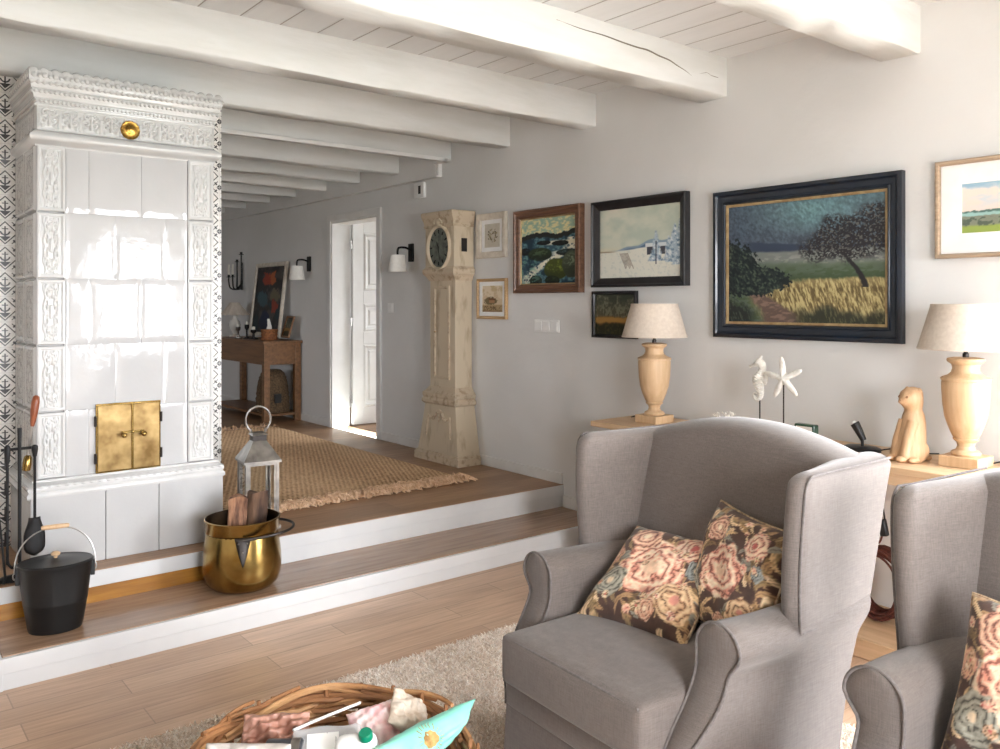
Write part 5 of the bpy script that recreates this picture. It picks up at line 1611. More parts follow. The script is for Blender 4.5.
# bail handle lying down round the rim on the right
mb = MB()
P = []
for k in range(25):
    a = R(-99) + PI * k / 24
    rad = 0.182 + 0.055 * math.sin(PI * k / 24) ** 2
    P.append((rad * math.cos(a), rad * math.sin(a), 0.262 + 0.012 * math.sin(PI * k / 24)))
mb.tube(P, 0.0065, 10)
mb.build('bail_handle', 'dark_metal', kt)
def log(label, pos, rot, w, d, L, split):
    mb = MB()
    n, m = 22, 16
    rl = random.Random(int(w * 1e4) + int(L * 100))
    ph = rl.uniform(0, 6)
    pts = []
    for j in range(m):
        for k in range(n):
            a = 2 * PI * k / n
            q = 1 + 0.08 * math.sin(3 * a + ph) + 0.05 * math.sin(7 * a + j * 0.6) + rl.uniform(-0.03, 0.03)
            x, y = w * q * math.cos(a), d * q * math.sin(a)
            if split and y < -d * 0.35: y = -d * 0.35 + 0.004 * math.sin(40 * x + j)
            pts.append((x, y, L * j / (m - 1) + (0.008 * math.sin(2 * a + ph) if j == m - 1 else 0)))
    mb.grid(pts, n, m, wrap_u=True)
    mb.f.append(tuple(reversed(range(n)))); mb.f.append(tuple((m - 1) * n + k for k in range(n)))
    o = mb.build('firewood_log', 'log_end' if split else 'bark', None, loc=pos, rot=rot, smooth=40)
    return tag(o, label, 'firewood log')
log('split reddish firewood log standing upright in the brass cauldron', (1.50, 3.87, Z1 + 0.02), (R(4), R(3), R(-25)), 0.042, 0.036, 0.415, True)
log('dark bark firewood log leaning in the brass cauldron beside the split log', (1.60, 3.905, Z1 + 0.02), (R(-3), R(10), R(30)), 0.052, 0.045, 0.405, False)
# lantern ----------------------------------------------------------------
LC = (1.805, 4.32, ZU)
ln_ = thing('lantern', 'tall silver metal lantern with glass panes and ring handle standing behind the brass cauldron', 'lantern', LC, rotz=R(-8))
hw = 0.088
MB().box(-hw - .008, hw + .008, -hw - .008, hw + .008, 0, 0.02).build('base', 'steel', ln_, bevel=0.003, smooth=0)
for sx in (-1, 1):
    for sy in (-1, 1):
        x, y = sx * (hw - 0.007), sy * (hw - 0.007)
        MB().box(x - 0.007, x + 0.007, y - 0.007, y + 0.007, 0.02, 0.352).build('corner_post', 'steel', ln_, smooth=0, bevel=0.001)
for k in range(4):
    fr = MB()
    a, b = hw - 0.0145, 0.0055
    for q in ((-a, a, 0.021, 0.033), (-a, a, 0.339, 0.351), (-a, -a + 0.012, 0.033, 0.339), (a - 0.012, a, 0.033, 0.339)):
        fr.box(q[0], q[1], -hw + 0.002, -hw + 0.011, q[2], q[3])
    fr.xf(Matrix.Rotation(k * PI / 2, 4, 'Z'))
    f_ = fr.build('pane_frame', 'steel', ln_, smooth=0)
    g = MB(); g.box(-a + 0.012, a - 0.012, -hw + 0.005, -hw + 0.008, 0.033, 0.339); g.xf(Matrix.Rotation(k * PI / 2, 4, 'Z'))
    g.build('glass_pane', 'glass', f_, smooth=0)
mb = MB()
hr = hw + 0.010
mb.frustum((-hr, hr, -hr, hr), (-hr, hr, -hr, hr), 0.352, 0.364)
mb.frustum((-hr, hr, -hr, hr), (-0.036, 0.036, -0.036, 0.036), 0.364, 0.462)
mb.build('roof', 'steel', ln_, smooth=0)
MB().box(-0.036, 0.036, -0.036, 0.036, 0.4625, 0.492).build('vent_collar', 'dark_metal', ln_, smooth=0)
mb = MB(); mb.frustum((-0.042, 0.042, -0.042, 0.042), (-0.034, 0.034, -0.034, 0.034), 0.4925, 0.504); mb.build('cap', 'steel', ln_, smooth=0)
mb = MB()
P = [(0.064 * math.sin(2 * PI * k / 40), 0, 0.575 - 0.064 * math.cos(2 * PI * k / 40)) for k in range(-15, 16)]
P = [(0.066 * math.cos(R(-52) + R(284) * k / 36), 0, 0.572 + 0.070 * math.sin(R(-52) + R(284) * k / 36)) for k in range(37)]
mb.tube(P, 0.006, 10)
mb.tube([(-0.040, 0, 0.505), (-0.040, 0, 0.525)], 0.008, 8); mb.tube([(0.040, 0, 0.505), (0.040, 0, 0.525)], 0.008, 8)
mb.build('ring_handle', 'steel', ln_)
MB().lathe([(0.035, 0.021), (0.035, 0.15), (0.03, 0.154), (1e-4, 0.152)], 24).build('candle', 'pages', ln_, smooth=40)
# black ash bucket --------------------------------------------------------
BC = (0.742, 3.862, Z1)
bk = thing('ash_bucket', 'black oval metal ash bucket with lid and wooden grip on the lower step', 'bucket', BC, rotz=R(-8))
sy_ = 0.78
MB().lathe([(0.098, 0.0), (0.100, 0.004), (0.104, 0.02), (0.118, 0.11), (0.1195, 0.113), (0.1205, 0.118), (0.1205, 0.123), (0.134, 0.235), (0.138, 0.262), (0.140, 0.268), (0.137, 0.271)], 48, sy=sy_).build('pail', 'black_enamel', bk, smooth=50)
lid = MB().lathe([(0.142, 0.268), (0.143, 0.276), (0.137, 0.281), (0.125, 0.279), (0.06, 0.287), (1e-4, 0.291)], 48, sy=sy_).build('lid', 'black_enamel', bk, smooth=40)
MB().lathe([(0.007, 0.290), (0.007, 0.297), (0.017, 0.303), (0.018, 0.310), (0.011, 0.316), (1e-4, 0.317)], 20).build('knob', 'lamp_wood', lid, smooth=50)
P = []
for k in range(29):
    a = PI * k / 28
    P.append((0.148 * math.cos(a), 0.02 * math.sin(a), 0.245 + 0.168 * math.sin(a) ** 0.8))
mb = MB(); mb.tube(P, 0.0028, 8)
for s in (-1, 1):
    mb.tube([(s * 0.148 + 0.016 * math.cos(a) * 0.3, 0.0, 0.235 + 0.013 * math.sin(a)) for a in [2 * PI * q / 12 for q in range(12)]], 0.0026, 6, closed=True)
bh = mb.build('wire_handle', 'silver_wire', bk)
mb = MB(); mb.tube([(-0.052, 0.02, 0.4135), (-0.046, 0.02, 0.4138), (0.0, 0.02, 0.414), (0.046, 0.02, 0.4138), (0.052, 0.02, 0.4135)], [0.007, 0.0095, 0.0105, 0.0095, 0.007], 12)
mb.build('wooden_grip', 'lamp_wood', bh)
for s in (-1, 1):
    mb = MB(); mb.box(s * 0.138 - 0.008, s * 0.138 + 0.008, -0.014, 0.014, 0.20, 0.268); mb.build('lug', 'black_enamel', bk, bevel=0.002, smooth=0)
# fire irons -----------------------------------------------------------------
IX, IY = 0.655, 4.14
st = thing('fire_iron_stand', 'black iron fireplace tool stand with hooks beside the white stove', 'tool stand', (IX, IY, ZU))
MB().lathe([(0.085, 0), (0.085, 0.012), (0.07, 0.02), (0.03, 0.026), (0.012, 0.04)], 28, sy=0.45).build('base', 'iron', st, smooth=40)
MB().tube([(0, 0, 0.03), (0, 0, 0.60), (0, 0, 0.655)], [0.0075, 0.0075, 0.009], 10).build('pole', 'iron', st)
mb = MB(); mb.tube([(-0.07, 0, 0.565), (0.07, 0, 0.565)], 0.0065, 8); mb.build('crossbar', 'iron', st)
for s in (-1, 1):
    mb = MB(); mb.tube(spline([(s * 0.05, 0, 0.565), (s * 0.05, -0.015, 0.555), (s * 0.05, -0.028, 0.562), (s * 0.05, -0.030, 0.575)], 4), 0.005, 8); mb.build('hook', 'iron', st)
sv_ = thing('fire_shovel', 'black iron hearth shovel with rounded blade hanging on the tool stand', 'shovel', (IX + 0.054, IY - 0.026, ZU + 0.10))
MB().tube([(0, 0, 0.15), (0, 0, 0.45)], 0.006, 8).build('shaft', 'iron', sv_)
MB().tube([(0, 0, 0.43), (0, 0, 0.46), (0, 0, 0.475), (0, 0, 0.48)], [0.008, 0.013, 0.013, 0.006], 10).build('grip', 'iron', sv_)
mb = MB(); pts = []
for j in range(12):
    v = j / 11
    hwid = 0.042 * (0.55 + 0.45 * smooth(0, 0.5, v)) * (1 if v < 0.75 else math.sqrt(max(0.02, 1 - ((v - 0.75) / 0.26) ** 2)))
    for i in range(9):
        u = i / 8 * 2 - 1
        pts.append((hwid * u, -0.012 * (1 - u * u) + 0.006, 0.165 - 0.165 * v))
mb.grid(pts, 9, 12)
bl = mb.build('blade', 'iron', sv_, smooth=60); q_ = bl.modifiers.new('solid', 'SOLIDIFY'); q_.thickness = 0.003
pk = thing('fire_poker', 'black iron poker with a hooked tip hanging on the tool stand', 'poker', (IX - 0.05, IY - 0.026, ZU + 0.05))
MB().tube([(0, 0, 0.03), (0, 0, 0.50)], 0.006, 8).build('shaft', 'iron', pk)
MB().tube([(0, 0, 0.46), (0, 0, 0.50), (0, 0, 0.53), (0, 0, 0.54)], [0.008, 0.012, 0.012, 0.005], 10).build('grip', 'iron', pk)
MB().tube(spline([(0, 0, 0.06), (0.004, 0, 0.03), (0.02, -0.002, 0.012), (0.03, -0.002, 0.03)], 4), 0.0055, 8).build('hook_tip', 'iron', pk)
tg = thing('fire_tongs', 'long black iron fire tongs leaning by the hearth tool stand', 'tongs', (IX - 0.075, IY - 0.03, ZU))
for s in (-1, 1):
    MB().tube([(s * 0.006 - 0.035, 0, 0.50), (s * 0.012 - 0.015, 0, 0.25), (s * 0.016, -0.004, 0.03), (s * 0.008, -0.012, 0.003)], [0.004, 0.005, 0.005, 0.006], 8).build('arm', 'iron', tg)
bl_ = thing('hearth_brush', 'steel hearth tool with a red wooden handle leaning in the tool stand', 'fire tool', (IX + 0.03, IY + 0.03, ZU + 0.46), rot=(0, R(7), 0))
MB().tube([(0, 0, 0.05), (0, 0, 0.21)], 0.006, 8).build('rod', 'steel', bl_)
MB().lathe([(0.008, 0.195), (0.011, 0.215), (0.016, 0.26), (0.017, 0.30), (0.013, 0.325), (0.004, 0.332)], 16).build('handle', 'tool_wood', bl_, smooth=50)
MB().lathe([(0.010, 0), (0.017, 0.004), (0.019, 0.03), (0.016, 0.06), (0.008, 0.07)], 16).build('ferrule', 'brass', bl_, smooth=50)
# ------------------------------------------------------------------ wing chairs
SEAT_Z = 0.485
def zc_arm(x):      # arm crown height above floor along the arm
    return 0.0
def o_out(z, xf=0.0):
    """outer half width of the arm panel at height z; xf 0 at the front edge, 1 further back"""
    if z > 0.60:
        return 0.360 + math.sqrt(max(0.0, 0.068 ** 2 - (z - 0.597) ** 2))
    a = 0.428 - (0.036 * (1 - xf) + 0.014 * xf) * smooth(0.60, 0.535, z)
    front = 0.392 - 0.05 * smooth(0.50, 0.26, z)
    if z <= 0.535:
        base = 0.414 - 0.004 * smooth(0.53, 0.3, z)
        return base * xf + front * (1 - xf)
    return a
def o_in(z):
    if z > 0.597:
        return 0.360 - math.sqrt(max(0.0, 0.068 ** 2 - (z - 0.597) ** 2))
    return 0.292
def x_front(z):
    return 0.205 - 0.135 * smooth(0.555, 0.30, z) 
XR = [(-0.1, 0.61), (0.0, 0.62), (0.26, 0.648), (0.46, 0.692), (0.545, 0.728), (0.634, 0.782), (0.77, 0.822), (0.9, 0.858), (0.97, 0.882), (1.02, 0.90), (1.2, 0.92)]
def interp_(tab, z):
    for (a, p), (b, q) in zip(tab, tab[1:]):
        if z <= b: return p + (q - p) * (z - a) / (b - a)
    return tab[-1][1]
def x_rear(z):      # outside of the back, leaning
    return interp_(XR, z)
    return 0.635 + 0.26 * smooth(0.0, 1.05, z) * 0.55 + 0.105 * z
Z_TOP = 0.665
WZ0, WZT = 0.60, 1.015
def wing_front(z):
    x = 0.425 - 0.012 * math.sin(PI * min(1, max(0, (z - WZ0) / (WZT - WZ0))))
    rc = 0.05
    if z > WZT - rc:
        x += rc - math.sqrt(max(0.0, rc * rc - (z - (WZT - rc)) ** 2))
    return x
def make_chair(label, loc, rz):
    t = thing('wing_chair', label, 'armchair', loc, rz, group='grey wing chairs')
    # seat cushion, crowned, piped along both edges
    cw, cl, ch = 0.578, 0.60, 0.145
    def crown(q):
        u = q.x / (cl / 2); v = q.y / (cw / 2)
        k = max(0, 1 - u * u) * max(0, 1 - v ** 4)
        z = q.z + (0.022 * k if q.z > 0 else 0)
        x = q.x - (0.012 * (1 - (q.z / (ch / 2)) ** 2) * (1 - v * v) if q.x < -cl / 2 + 0.04 else 0)
        return Vector((x, q.y, z))
    mb = rounded_box(cl, cw, ch, 0.022, 16, crown)
    mb.v = [(p[0] + 0.005 + cl / 2, p[1], p[2] + 0.335 + ch / 2) for p in mb.v]
    cu = mb.build('seat_cushion', 'fabric', t, smooth=180)
    for zz, rr in ((0.335 + ch - 0.010, 0.0045), (0.345, 0.0045)):
        x0, x1, y0 = 0.005 + 0.009, 0.40, cw / 2 - 0.014
        r = 0.03
        P = [(x1, -y0, zz), (x0 + r, -y0, zz), (x0 + 0.009, -y0 + 0.009, zz), (x0, -y0 + r, zz)] + [(x0 - 0.004 * (1 - (y / y0) ** 2), y, zz + (0.003 * (1 - (y / y0) ** 2))) for y in (-0.15, 0, 0.15)] + [(x0, y0 - r, zz), (x0 + 0.009, y0 - 0.009, zz), (x0 + r, y0, zz), (x1, y0, zz)]
        MB().tube(spline(P, 5), rr, 8).build('piping', 'piping', cu)
    # front rail and skirt
    mb = rounded_box(0.5, 0.62, 0.085, 0.012, 6)
    mb.v = [(p[0] + 0.04 + 0.25, p[1], p[2] + 0.292) for p in mb.v]
    mb.build('front_rail', 'fabric', t, smooth=60)
    def skirt_pt(s, z):
        fl = 0.014 * (1 - z / 0.25)
        # rounded rectangle footprint
        return s, fl
    mb = MB()
    fp = []
    def edge(p, q, n):
        for k in range(n):
            fp.append((p[0] + (q[0] - p[0]) * k / n, p[1] + (q[1] - p[1]) * k / n))
    A, B, C_, D_ = (0.05, -0.315), (0.05, 0.315), (0.655, 0.385), (0.655, -0.385)
    edge(A, B, 28); edge(B, C_, 28); edge(C_, D_, 28); edge(D_, A, 28)
    cx, cy = 0.37, 0.0
    m = len(fp)
    pts = []
    for j in range(8):
        z = 0.255 * j / 7
        for k, (x, y) in enumerate(fp):
            fl = 1 + 0.035 * (1 - j / 7)
            rip = 0.0025 * math.sin(k * 1.7) * (1 - j / 7)
            # inverted corner pleats
            pts.append((cx + (x - cx) * (fl + rip), cy + (y - cy) * (fl + rip), z + 0.002))
    mb.grid(pts, m, 8, wrap_u=True)
    mb.f.append(tuple(7 * m + k for k in range(m)))
    mb.f.append(tuple(reversed(range(m))))
    mb.build('skirt', 'fabric', t, smooth=50)
    mb = MB(); mb.tube([(x, y, 0.257) for x, y in fp], 0.0045, 6, closed=True); mb.build('skirt_piping', 'piping', t)
    # arms with scrolled fronts
    for s in (-1, 1):
        zs = [0.235 + (0.535 - 0.235) * k / 14 for k in range(15)] + [0.55, 0.565, 0.58, 0.597] + [0.597 + 0.068 * math.sin(PI / 2 * k / 8) for k in range(1, 9)]
        nz = len(zs)
        xs_n = 16
        def P(x, o, z): return (x, s * o, z)
        mb = MB()
        # outer skin then inner skin as rows along the arm
        rows = []
        for i in range(xs_n + 1):
            q = i / xs_n
            row = []
            for z in zs:
                xf_ = x_front(z); xr = x_rear(z)
                x = xf_ + (xr - xf_) * q
                row.append(P(x, o_out(z, smooth(0.05, 0.55, q)) + (0.006 * math.sin(PI * min(1, q * 2.2)) if z > 0.56 else 0), z - 0.012 * math.sin(PI * q) * smooth(0.5, 0.66, z)))
            for z in reversed(zs[:-1]):
                xf_ = x_front(z); xr = x_rear(z) - 0.06
                x = xf_ + (xr - xf_) * q
                row.append(P(x, o_in(z), z - 0.012 * math.sin(PI * q) * smooth(0.5, 0.66, z)))
            rows.append(row)
        L = len(rows[0])
        mb.grid([p for r in rows for p in r], L, xs_n + 1)
        # softly padded front face
        pts = []
        for j, z in enumerate(zs):
            a, b = o_in(z), o_out(z, 0.0)
            for i in range(7):
                u = i / 6
                pts.append(P(x_front(z) - 0.012 * math.sin(PI * u) ** 0.6 * (1 if j < nz - 1 else 0), a + (b - a) * u, z))
        mb.grid(pts, 7, nz)
        mb = weld(mb, 1e-4)
        ar = mb.build('armrest', 'fabric', t, smooth=50)
        P2 = [P(x_front(z) - 0.003, o_in(z), z) for z in zs] + [P(x_front(z) - 0.003, o_out(z, 0), z) for z in reversed(zs[:-1])]
        MB().tube(P2, 0.0042, 8).build('piping', 'piping', ar)
    # back: padded inside face, rolled top, flat outside
    ny = 25
    def zt(y): return 0.992 + 0.090 * max(0.0, math.cos(PI / 2 * min(1, abs(y) / 0.43))) ** 0.9
    pts = []
    rowlen = None
    for i in range(ny):
        y = -0.400 + 0.80 * i / (ny - 1)
        v = abs(y) / 0.400
        top = zt(y)
        row = []
        def xin(z):
            pad = 0.030 * (1 - v ** 3) * math.sin(PI * min(1, max(0.0, (z - 0.40) / (top - 0.38))) ) ** 0.7
            return 0.565 + 0.235 * (z - 0.45) - pad
        def xout(z): return x_rear(z) + 0.004
        n1 = 14
        zb = 0.40
        th = 0.045
        for k in range(n1 + 1):
            z = zb + (top - th - zb) * k / n1
            row.append((xin(z), y, z))
        xi, xo = xin(top - th), xout(top - th)
        for k in range(1, 12):
            a = PI * k / 12
            row.append(((xi + xo) / 2 - (xo - xi) / 2 * math.cos(a), y, top - th + th * math.sin(a)))
        for k in range(n1 + 1):
            z = top - th - (top - th - 0.24) * k / n1
            row.append((xout(z), y, z))
        pts += row; rowlen = len(row)
    mb = MB(); mb.grid(pts, rowlen, ny)
    mb.f.append(tuple(range(rowlen))); mb.f.append(tuple((ny - 1) * rowlen + k for k in reversed(range(rowlen))))
    mb.build('backrest', 'fabric', t, smooth=60)
    # wings
    for s in (-1, 1):
        mb = MB()
        nz = 30
        pts = []; L = None
        zz = [WZ0 + (WZT - 0.03 - WZ0) * k / 18 for k in range(19)] + [WZT - 0.03 + 0.03 * math.sin(PI / 2 * k / 10) for k in range(1, 11)]
        for z in zz:
            xf_ = wing_front(z); xr = x_rear(z) + 0.004
            q = max(0.0, (z - (WZT - 0.03)) / 0.03)
            shr = math.sqrt(max(0.0, 1 - q * q))
            fl = 0.016 * smooth(WZ0, WZT, z)       # flares out toward the top
            row = []
            nd = 12
            def yo(u): return 0.424 + fl * (1 - u) - 0.008 * u
            def yi(u): return 0.372 + fl * (1 - u) - 0.075 * smooth(0, 1, u) - 0.014 * math.sin(PI * u)
            for k in range(nd + 1):      # inner surface from the back forward
                u = 1 - k / nd
                m_ = (yo(u) + yi(u)) / 2; h = (yo(u) - yi(u)) / 2 * shr
                row.append((xf_ + 0.026 + (xr - xf_ - 0.026) * u, s * (m_ - h + (yo(u) - m_ - h) * 0), z))
            m_ = (yo(0) + yi(0)) / 2; h = (yo(0) - yi(0)) / 2 * shr
            for k in range(1, 8):
                a = PI * k / 8
                row.append((xf_ + 0.026 - 0.026 * math.sin(a) * max(0.3, shr), s * (m_ - h * math.cos(a)), z))
            for k in range(nd + 1):
                u = k / nd
                m_ = (yo(u) + yi(u)) / 2; h = (yo(u) - yi(u)) / 2 * shr
                row.append((xf_ + 0.026 + (xr - xf_ - 0.026) * u, s * (m_ + h), z))
            L = len(row); pts += row
        mb.grid(pts, L, len(zz))
        mb.f.append(tuple(range(L)))
        top = [(len(zz) - 1) * L + k for k in range(L)]
        mb.f.append(tuple(reversed(top)))
        wi = mb.build('wing', 'fabric', t, smooth=60)
        # piping round the outer panel
        P2 = []
        for z in zz[:-4]:
            fl = 0.016 * smooth(WZ0, WZT, z)
            P2.append((wing_front(z) + 0.020, s * (0.4265 + fl), z))
        zt_ = WZT - 0.008
        for k in range(1, 9):
            u = k / 8
            x = wing_front(zt_) + 0.03 + (x_rear(zt_) - wing_front(zt_) - 0.035) * u
            P2.append((x, s * (0.4215 + 0.016 * (1 - u) - 0.008 * u), zt_ + 0.001))
        MB().tube(P2, 0.0036, 8).build('piping', 'piping', wi)
        # seam where the wing panel meets the side
        P3 = [(wing_front(WZ0) + 0.03 + (x_rear(WZ0) - wing_front(WZ0) - 0.03) * k / 8, s * (0.4255 - 0.008 * k / 8), WZ0 + 0.002) for k in range(9)]
        MB().tube(P3, 0.003, 6).build('seam', 'piping', wi)
    # short turned feet under the skirt
    for fx_, fy_ in ((0.10, -0.28), (0.10, 0.28), (0.60, -0.34), (0.60, 0.34)):
        MB().lathe([(0.018, 0.0), (0.022, 0.01), (0.026, 0.24)], 14, (fx_, fy_, 0.0)).build('foot', 'dark_wood', t)
    return t
RUGZ = 0.026
c1 = make_chair('grey linen wing chair holding two floral cushions in front of the oak console', (1.535, 1.655, RUGZ - 0.013), R(-3))
c2 = copy_tree(c1)
c2.location = (1.56, 0.56, RUGZ - 0.013); c2.rotation_euler = (0, 0, R(-1))
c2['label'] = 'grey linen wing chair cropped by the photo edge, holding one floral cushion'

# ------------------------------------------------------------------ floral cushions
def art_floral(seed, fs=1.0):
    def fn(u, v):
        rr = random.Random(seed)
        n = fbm(u * 8, v * 8, seed); s = fbm(u * 40, v * 40, seed + 3)
        img = np.zeros(u.shape + (3,)) + C3(78, 56, 47)
        wx = u + 0.03 * (fbm(u * 6, v * 6, seed + 9) - 0.5) * 2; wy = v + 0.03 * (fbm(u * 6, v * 6, seed + 19) - 0.5) * 2
        cols = [C3(206, 172, 128), C3(222, 192, 152), C3(172, 136, 98), C3(150, 124, 88), C3(138, 132, 118), C3(120, 96, 66)]
        for k in range(150):          # leaves and sprays
            cx, cy = rr.random(), rr.random(); a = rr.uniform(0, PI)
            rx, ry = rr.uniform(0.04, 0.10), rr.uniform(0.012, 0.03)
            du, dv = wx - cx, wy - cy
            p, q = du * math.cos(a) + dv * math.sin(a), -du * math.sin(a) + dv * math.cos(a)
            d = np.hypot(p / rx, (q + 6 * p * p) / ry)
            c = rr.choice(cols)
            img = lay(img, sst(1.05, 0.9, d), c)
            img = lay(img, sst(0.25, 0.1, np.abs(q + 6 * p * p) / ry) * (d < 0.9) * 0.6, np.asarray(c) * 0.6)
        def flower(cx, cy, R_, base, tip, ctr, pet):
            nonlocal img
            R_ = R_ * fs
            du, dv = wx - cx, wy - cy
            r = np.hypot(du, dv); th = np.arctan2(dv, du)
            ph = rr.uniform(0, 6)
            edge = R_ * (0.90 + 0.06 * np.cos(pet * th + ph) + 0.4 * (n - 0.5))
            m = sst(1.03, 0.95, r / edge)
            n2 = fbm(u * 15, v * 15, seed + 51)
            ring = 0.5 + 0.5 * np.sin(r / R_ * 20 + 2.0 * s + 0.6 * np.sin(pet * th + ph) + 1.4 * np.cos(2 * th + ph) + 9 * (n2 - 0.5) + 3 * n)
            c = base * ring[..., None] + tip * (1 - ring[..., None])
            img = lay(img, m, c)
            img = lay(img, m * sst(0.12, 0.05, ring), np.asarray(tip) * 0.62)
            img = lay(img, sst(0.25, 0.15, r / R_), ctr)
        cream, peach, rose, red, blue = C3(230, 210, 180), C3(224, 188, 158), C3(206, 140, 124), C3(194, 98, 92), C3(158, 160, 156)
        flower(0.48, 0.50, 0.33, cream, C3(206, 128, 108), peach, 7)
        flower(0.74, 0.80, 0.19, cream, rose, red, 5)
        flower(0.20, 0.30, 0.17, C3(176, 172, 156), C3(134, 130, 116), cream, 6)
        flower(0.27, 0.82, 0.17, peach, C3(168, 110, 92), cream, 5)
        flower(0.82, 0.28, 0.18, C3(226, 196, 156), C3(176, 130, 98), rose, 6)
        flower(0.62, 0.14, 0.10, peach, C3(186, 124, 100), cream, 5)
        flower(0.86, 0.60, 0.09, blue, C3(120, 124, 120), cream, 5)
        flower(0.08, 0.58, 0.09, C3(214, 180, 140), rose, cream, 5)
        for k in range(24):
            flower(rr.random(), rr.random(), rr.uniform(0.022, 0.045), rr.choice([cream, peach, C3(220, 196, 160)]), rr.choice([rose, C3(180, 140, 104)]), red, 5)
        img = img * (0.86 + 0.28 * s)[..., None]
        return img
    return fn
def cushion(label, mat4, size, seed, thick=0.12):
    t = thing('floral_cushion', label, 'cushion', (0, 0, 0), group='floral cushions on the wing chairs')
    t.matrix_world = mat4
    n = 90
    u = np.linspace(0, 1, n); U, V = np.meshgrid(u, u)
    def shape(sgn):
        pts = []
        for b in u:
            for a in u:
                x, y = 2 * a - 1, 2 * b - 1
                # sides draw in between pointed corners
                px = x * (1 - 0.07 * (1 - y * y) ** 1.0 * abs(x) ** 2); py = y * (1 - 0.07 * (1 - x * x) * abs(y) ** 2)
                h = (max(0, 1 - x ** 4) * max(0, 1 - y ** 4)) ** 0.5
                wr_ = 0.004 * math.sin(9 * x + 4 * y) * h + 0.004 * math.sin(7 * y - 5 * x + 1) * h
                pts.append((px * size / 2, py * size / 2, sgn * (thick / 2 * h) + wr_))
        return pts
    mb = MB(); mb.grid(shape(1), n, n)
    o = len(mb.v)
    mb.grid(shape(-1), n, n)
    col = np_lin(art_floral(seed, 0.78 if seed == 33 else 1.0)(U, V)).reshape(-1, 3)
    mb.build('cover', 'cushion', t, smooth=180, col=np.concatenate([col, col[::-1]]))
    P = []
    for k in range(80):
        q = k / 20.0; e = int(q); f = q - e
        x, y = [(-1 + 2 * f, -1), (1, -1 + 2 * f), (1 - 2 * f, 1), (-1, 1 - 2 * f)][e]
        px = x * (1 - 0.07 * (1 - y * y) * abs(x) ** 2); py = y * (1 - 0.07 * (1 - x * x) * abs(y) ** 2)
        wr_ = 0.0
        P.append((px * size / 2, py * size / 2, wr_))
    mb = MB(); mb.tube(P, 0.0042, 6, closed=True); mb.build('piping', 'cush_piping', t)
    return t
def frame_mat(origin, right, up):
    r = Vector(right).normalized(); u = Vector(up); u = (u - r * u.dot(r)).normalized(); n = r.cross(u)
    m = Matrix((r, u, n)).transposed().to_4x4()
    m.translation = Vector(origin)
    return m
def corner_mat(bl, br, tl, thick=0.0):
    bl, br, tl = Vector(bl), Vector(br), Vector(tl)
    m = frame_mat((br + tl) / 2, br - bl, tl - bl)
    return m
cushion('floral cushion lying in front on the seat of the first wing chair', corner_mat((1.845, 1.905, 0.515), (1.885, 1.55, 0.515), (2.12, 1.89, 0.70)), 0.38, 21)
cushion('floral cushion tucked behind the front one against the chair wing', corner_mat((2.02, 1.60, 0.53), (1.93, 1.315, 0.515), (2.155, 1.60, 0.85)), 0.36, 33)
cushion('floral cushion standing on the wing chair cropped by the photo edge', corner_mat((1.90, 0.79, 0.515), (1.875, 0.43, 0.515), (2.02, 0.86, 0.775)), 0.36, 47)

# ------------------------------------------------------------------ rugs
RX0, RX1, RY0, RY1 = -0.4, 2.74, 0.1, 2.925
rug = thing('shag_rug', 'large beige shaggy rug under the wing chairs on the lower floor', 'rug', (0, 0, 0))
MB().box(RX0, RX1, RY0, RY1, 0.0, 0.012).build('backing', 'shag_base', rug, smooth=0)
def pile(n, x0, x1, y0, y1, seed, hmin, hmax, wd, name):
    g = np.random.default_rng(seed)
    x = g.uniform(x0, x1, n); y = g.uniform(y0, y1, n)
    a = g.uniform(0, 2 * PI, n); lean = g.uniform(0.5, 1.4, n) * hmax; b = g.uniform(0, 2 * PI, n)
    h = g.uniform(hmin, hmax, n)
    w = wd * g.uniform(0.7, 1.3, n)
    V = np.zeros((n, 5, 3), np.float32)
    ca, sa = np.cos(a) * w / 2, np.sin(a) * w / 2
    for i, (f, hw, hh) in enumerate(((0, 1, 0), (0, -1, 0), (0.45, -1, 0.65), (0.45, 1, 0.65), (1.0, 0, 1.0))):
        V[:, i, 0] = x + ca * hw + np.cos(b) * lean * f
        V[:, i, 1] = y + sa * hw + np.sin(b) * lean * f
        V[:, i, 2] = 0.010 + h * hh
    base = np.arange(n)[:, None] * 5
    quads = np.concatenate([base + 0, base + 1, base + 2, base + 3], axis=1)
    tris = np.concatenate([base + 3, base + 2, base + 4], axis=1)
    me = bpy.data.meshes.new(name)
    nv = n * 5
    me.vertices.add(nv); me.vertices.foreach_set('co', V.ravel())
    loops = np.concatenate([quads.ravel(), tris.ravel()]).astype(np.int32)
    me.loops.add(len(loops)); me.loops.foreach_set('vertex_index', loops)
    st_ = np.concatenate([np.arange(n) * 4, n * 4 + np.arange(n) * 3]).astype(np.int32)
    me.polygons.add(2 * n); me.polygons.foreach_set('loop_start', st_)
    me.update(calc_edges=True)
    tone = g.uniform(0.86, 1.12, n)[:, None]
    pal = np.array([[lin(c / 255) for c in q] for q in ((246, 238, 228), (238, 226, 214), (222, 208, 194), (250, 246, 240))])
    col = pal[g.integers(0, 4, n)] * tone
    c4 = np.ones((n, 5, 4), np.float32); c4[:, :, :3] = col[:, None, :]
    at = me.attributes.new('Col', 'FLOAT_COLOR', 'POINT'); at.data.foreach_set('color', c4.ravel())
    me.materials.append(MT['shag'])
    ob = bpy.data.objects.new(name, me); COL.objects.link(ob); ob.parent = rug
    ob['kind'] = 'stuff'
    return ob
pile(300000, RX0, RX1, RY0, RY1, 1, 0.008, 0.017, 0.0052, 'pile')

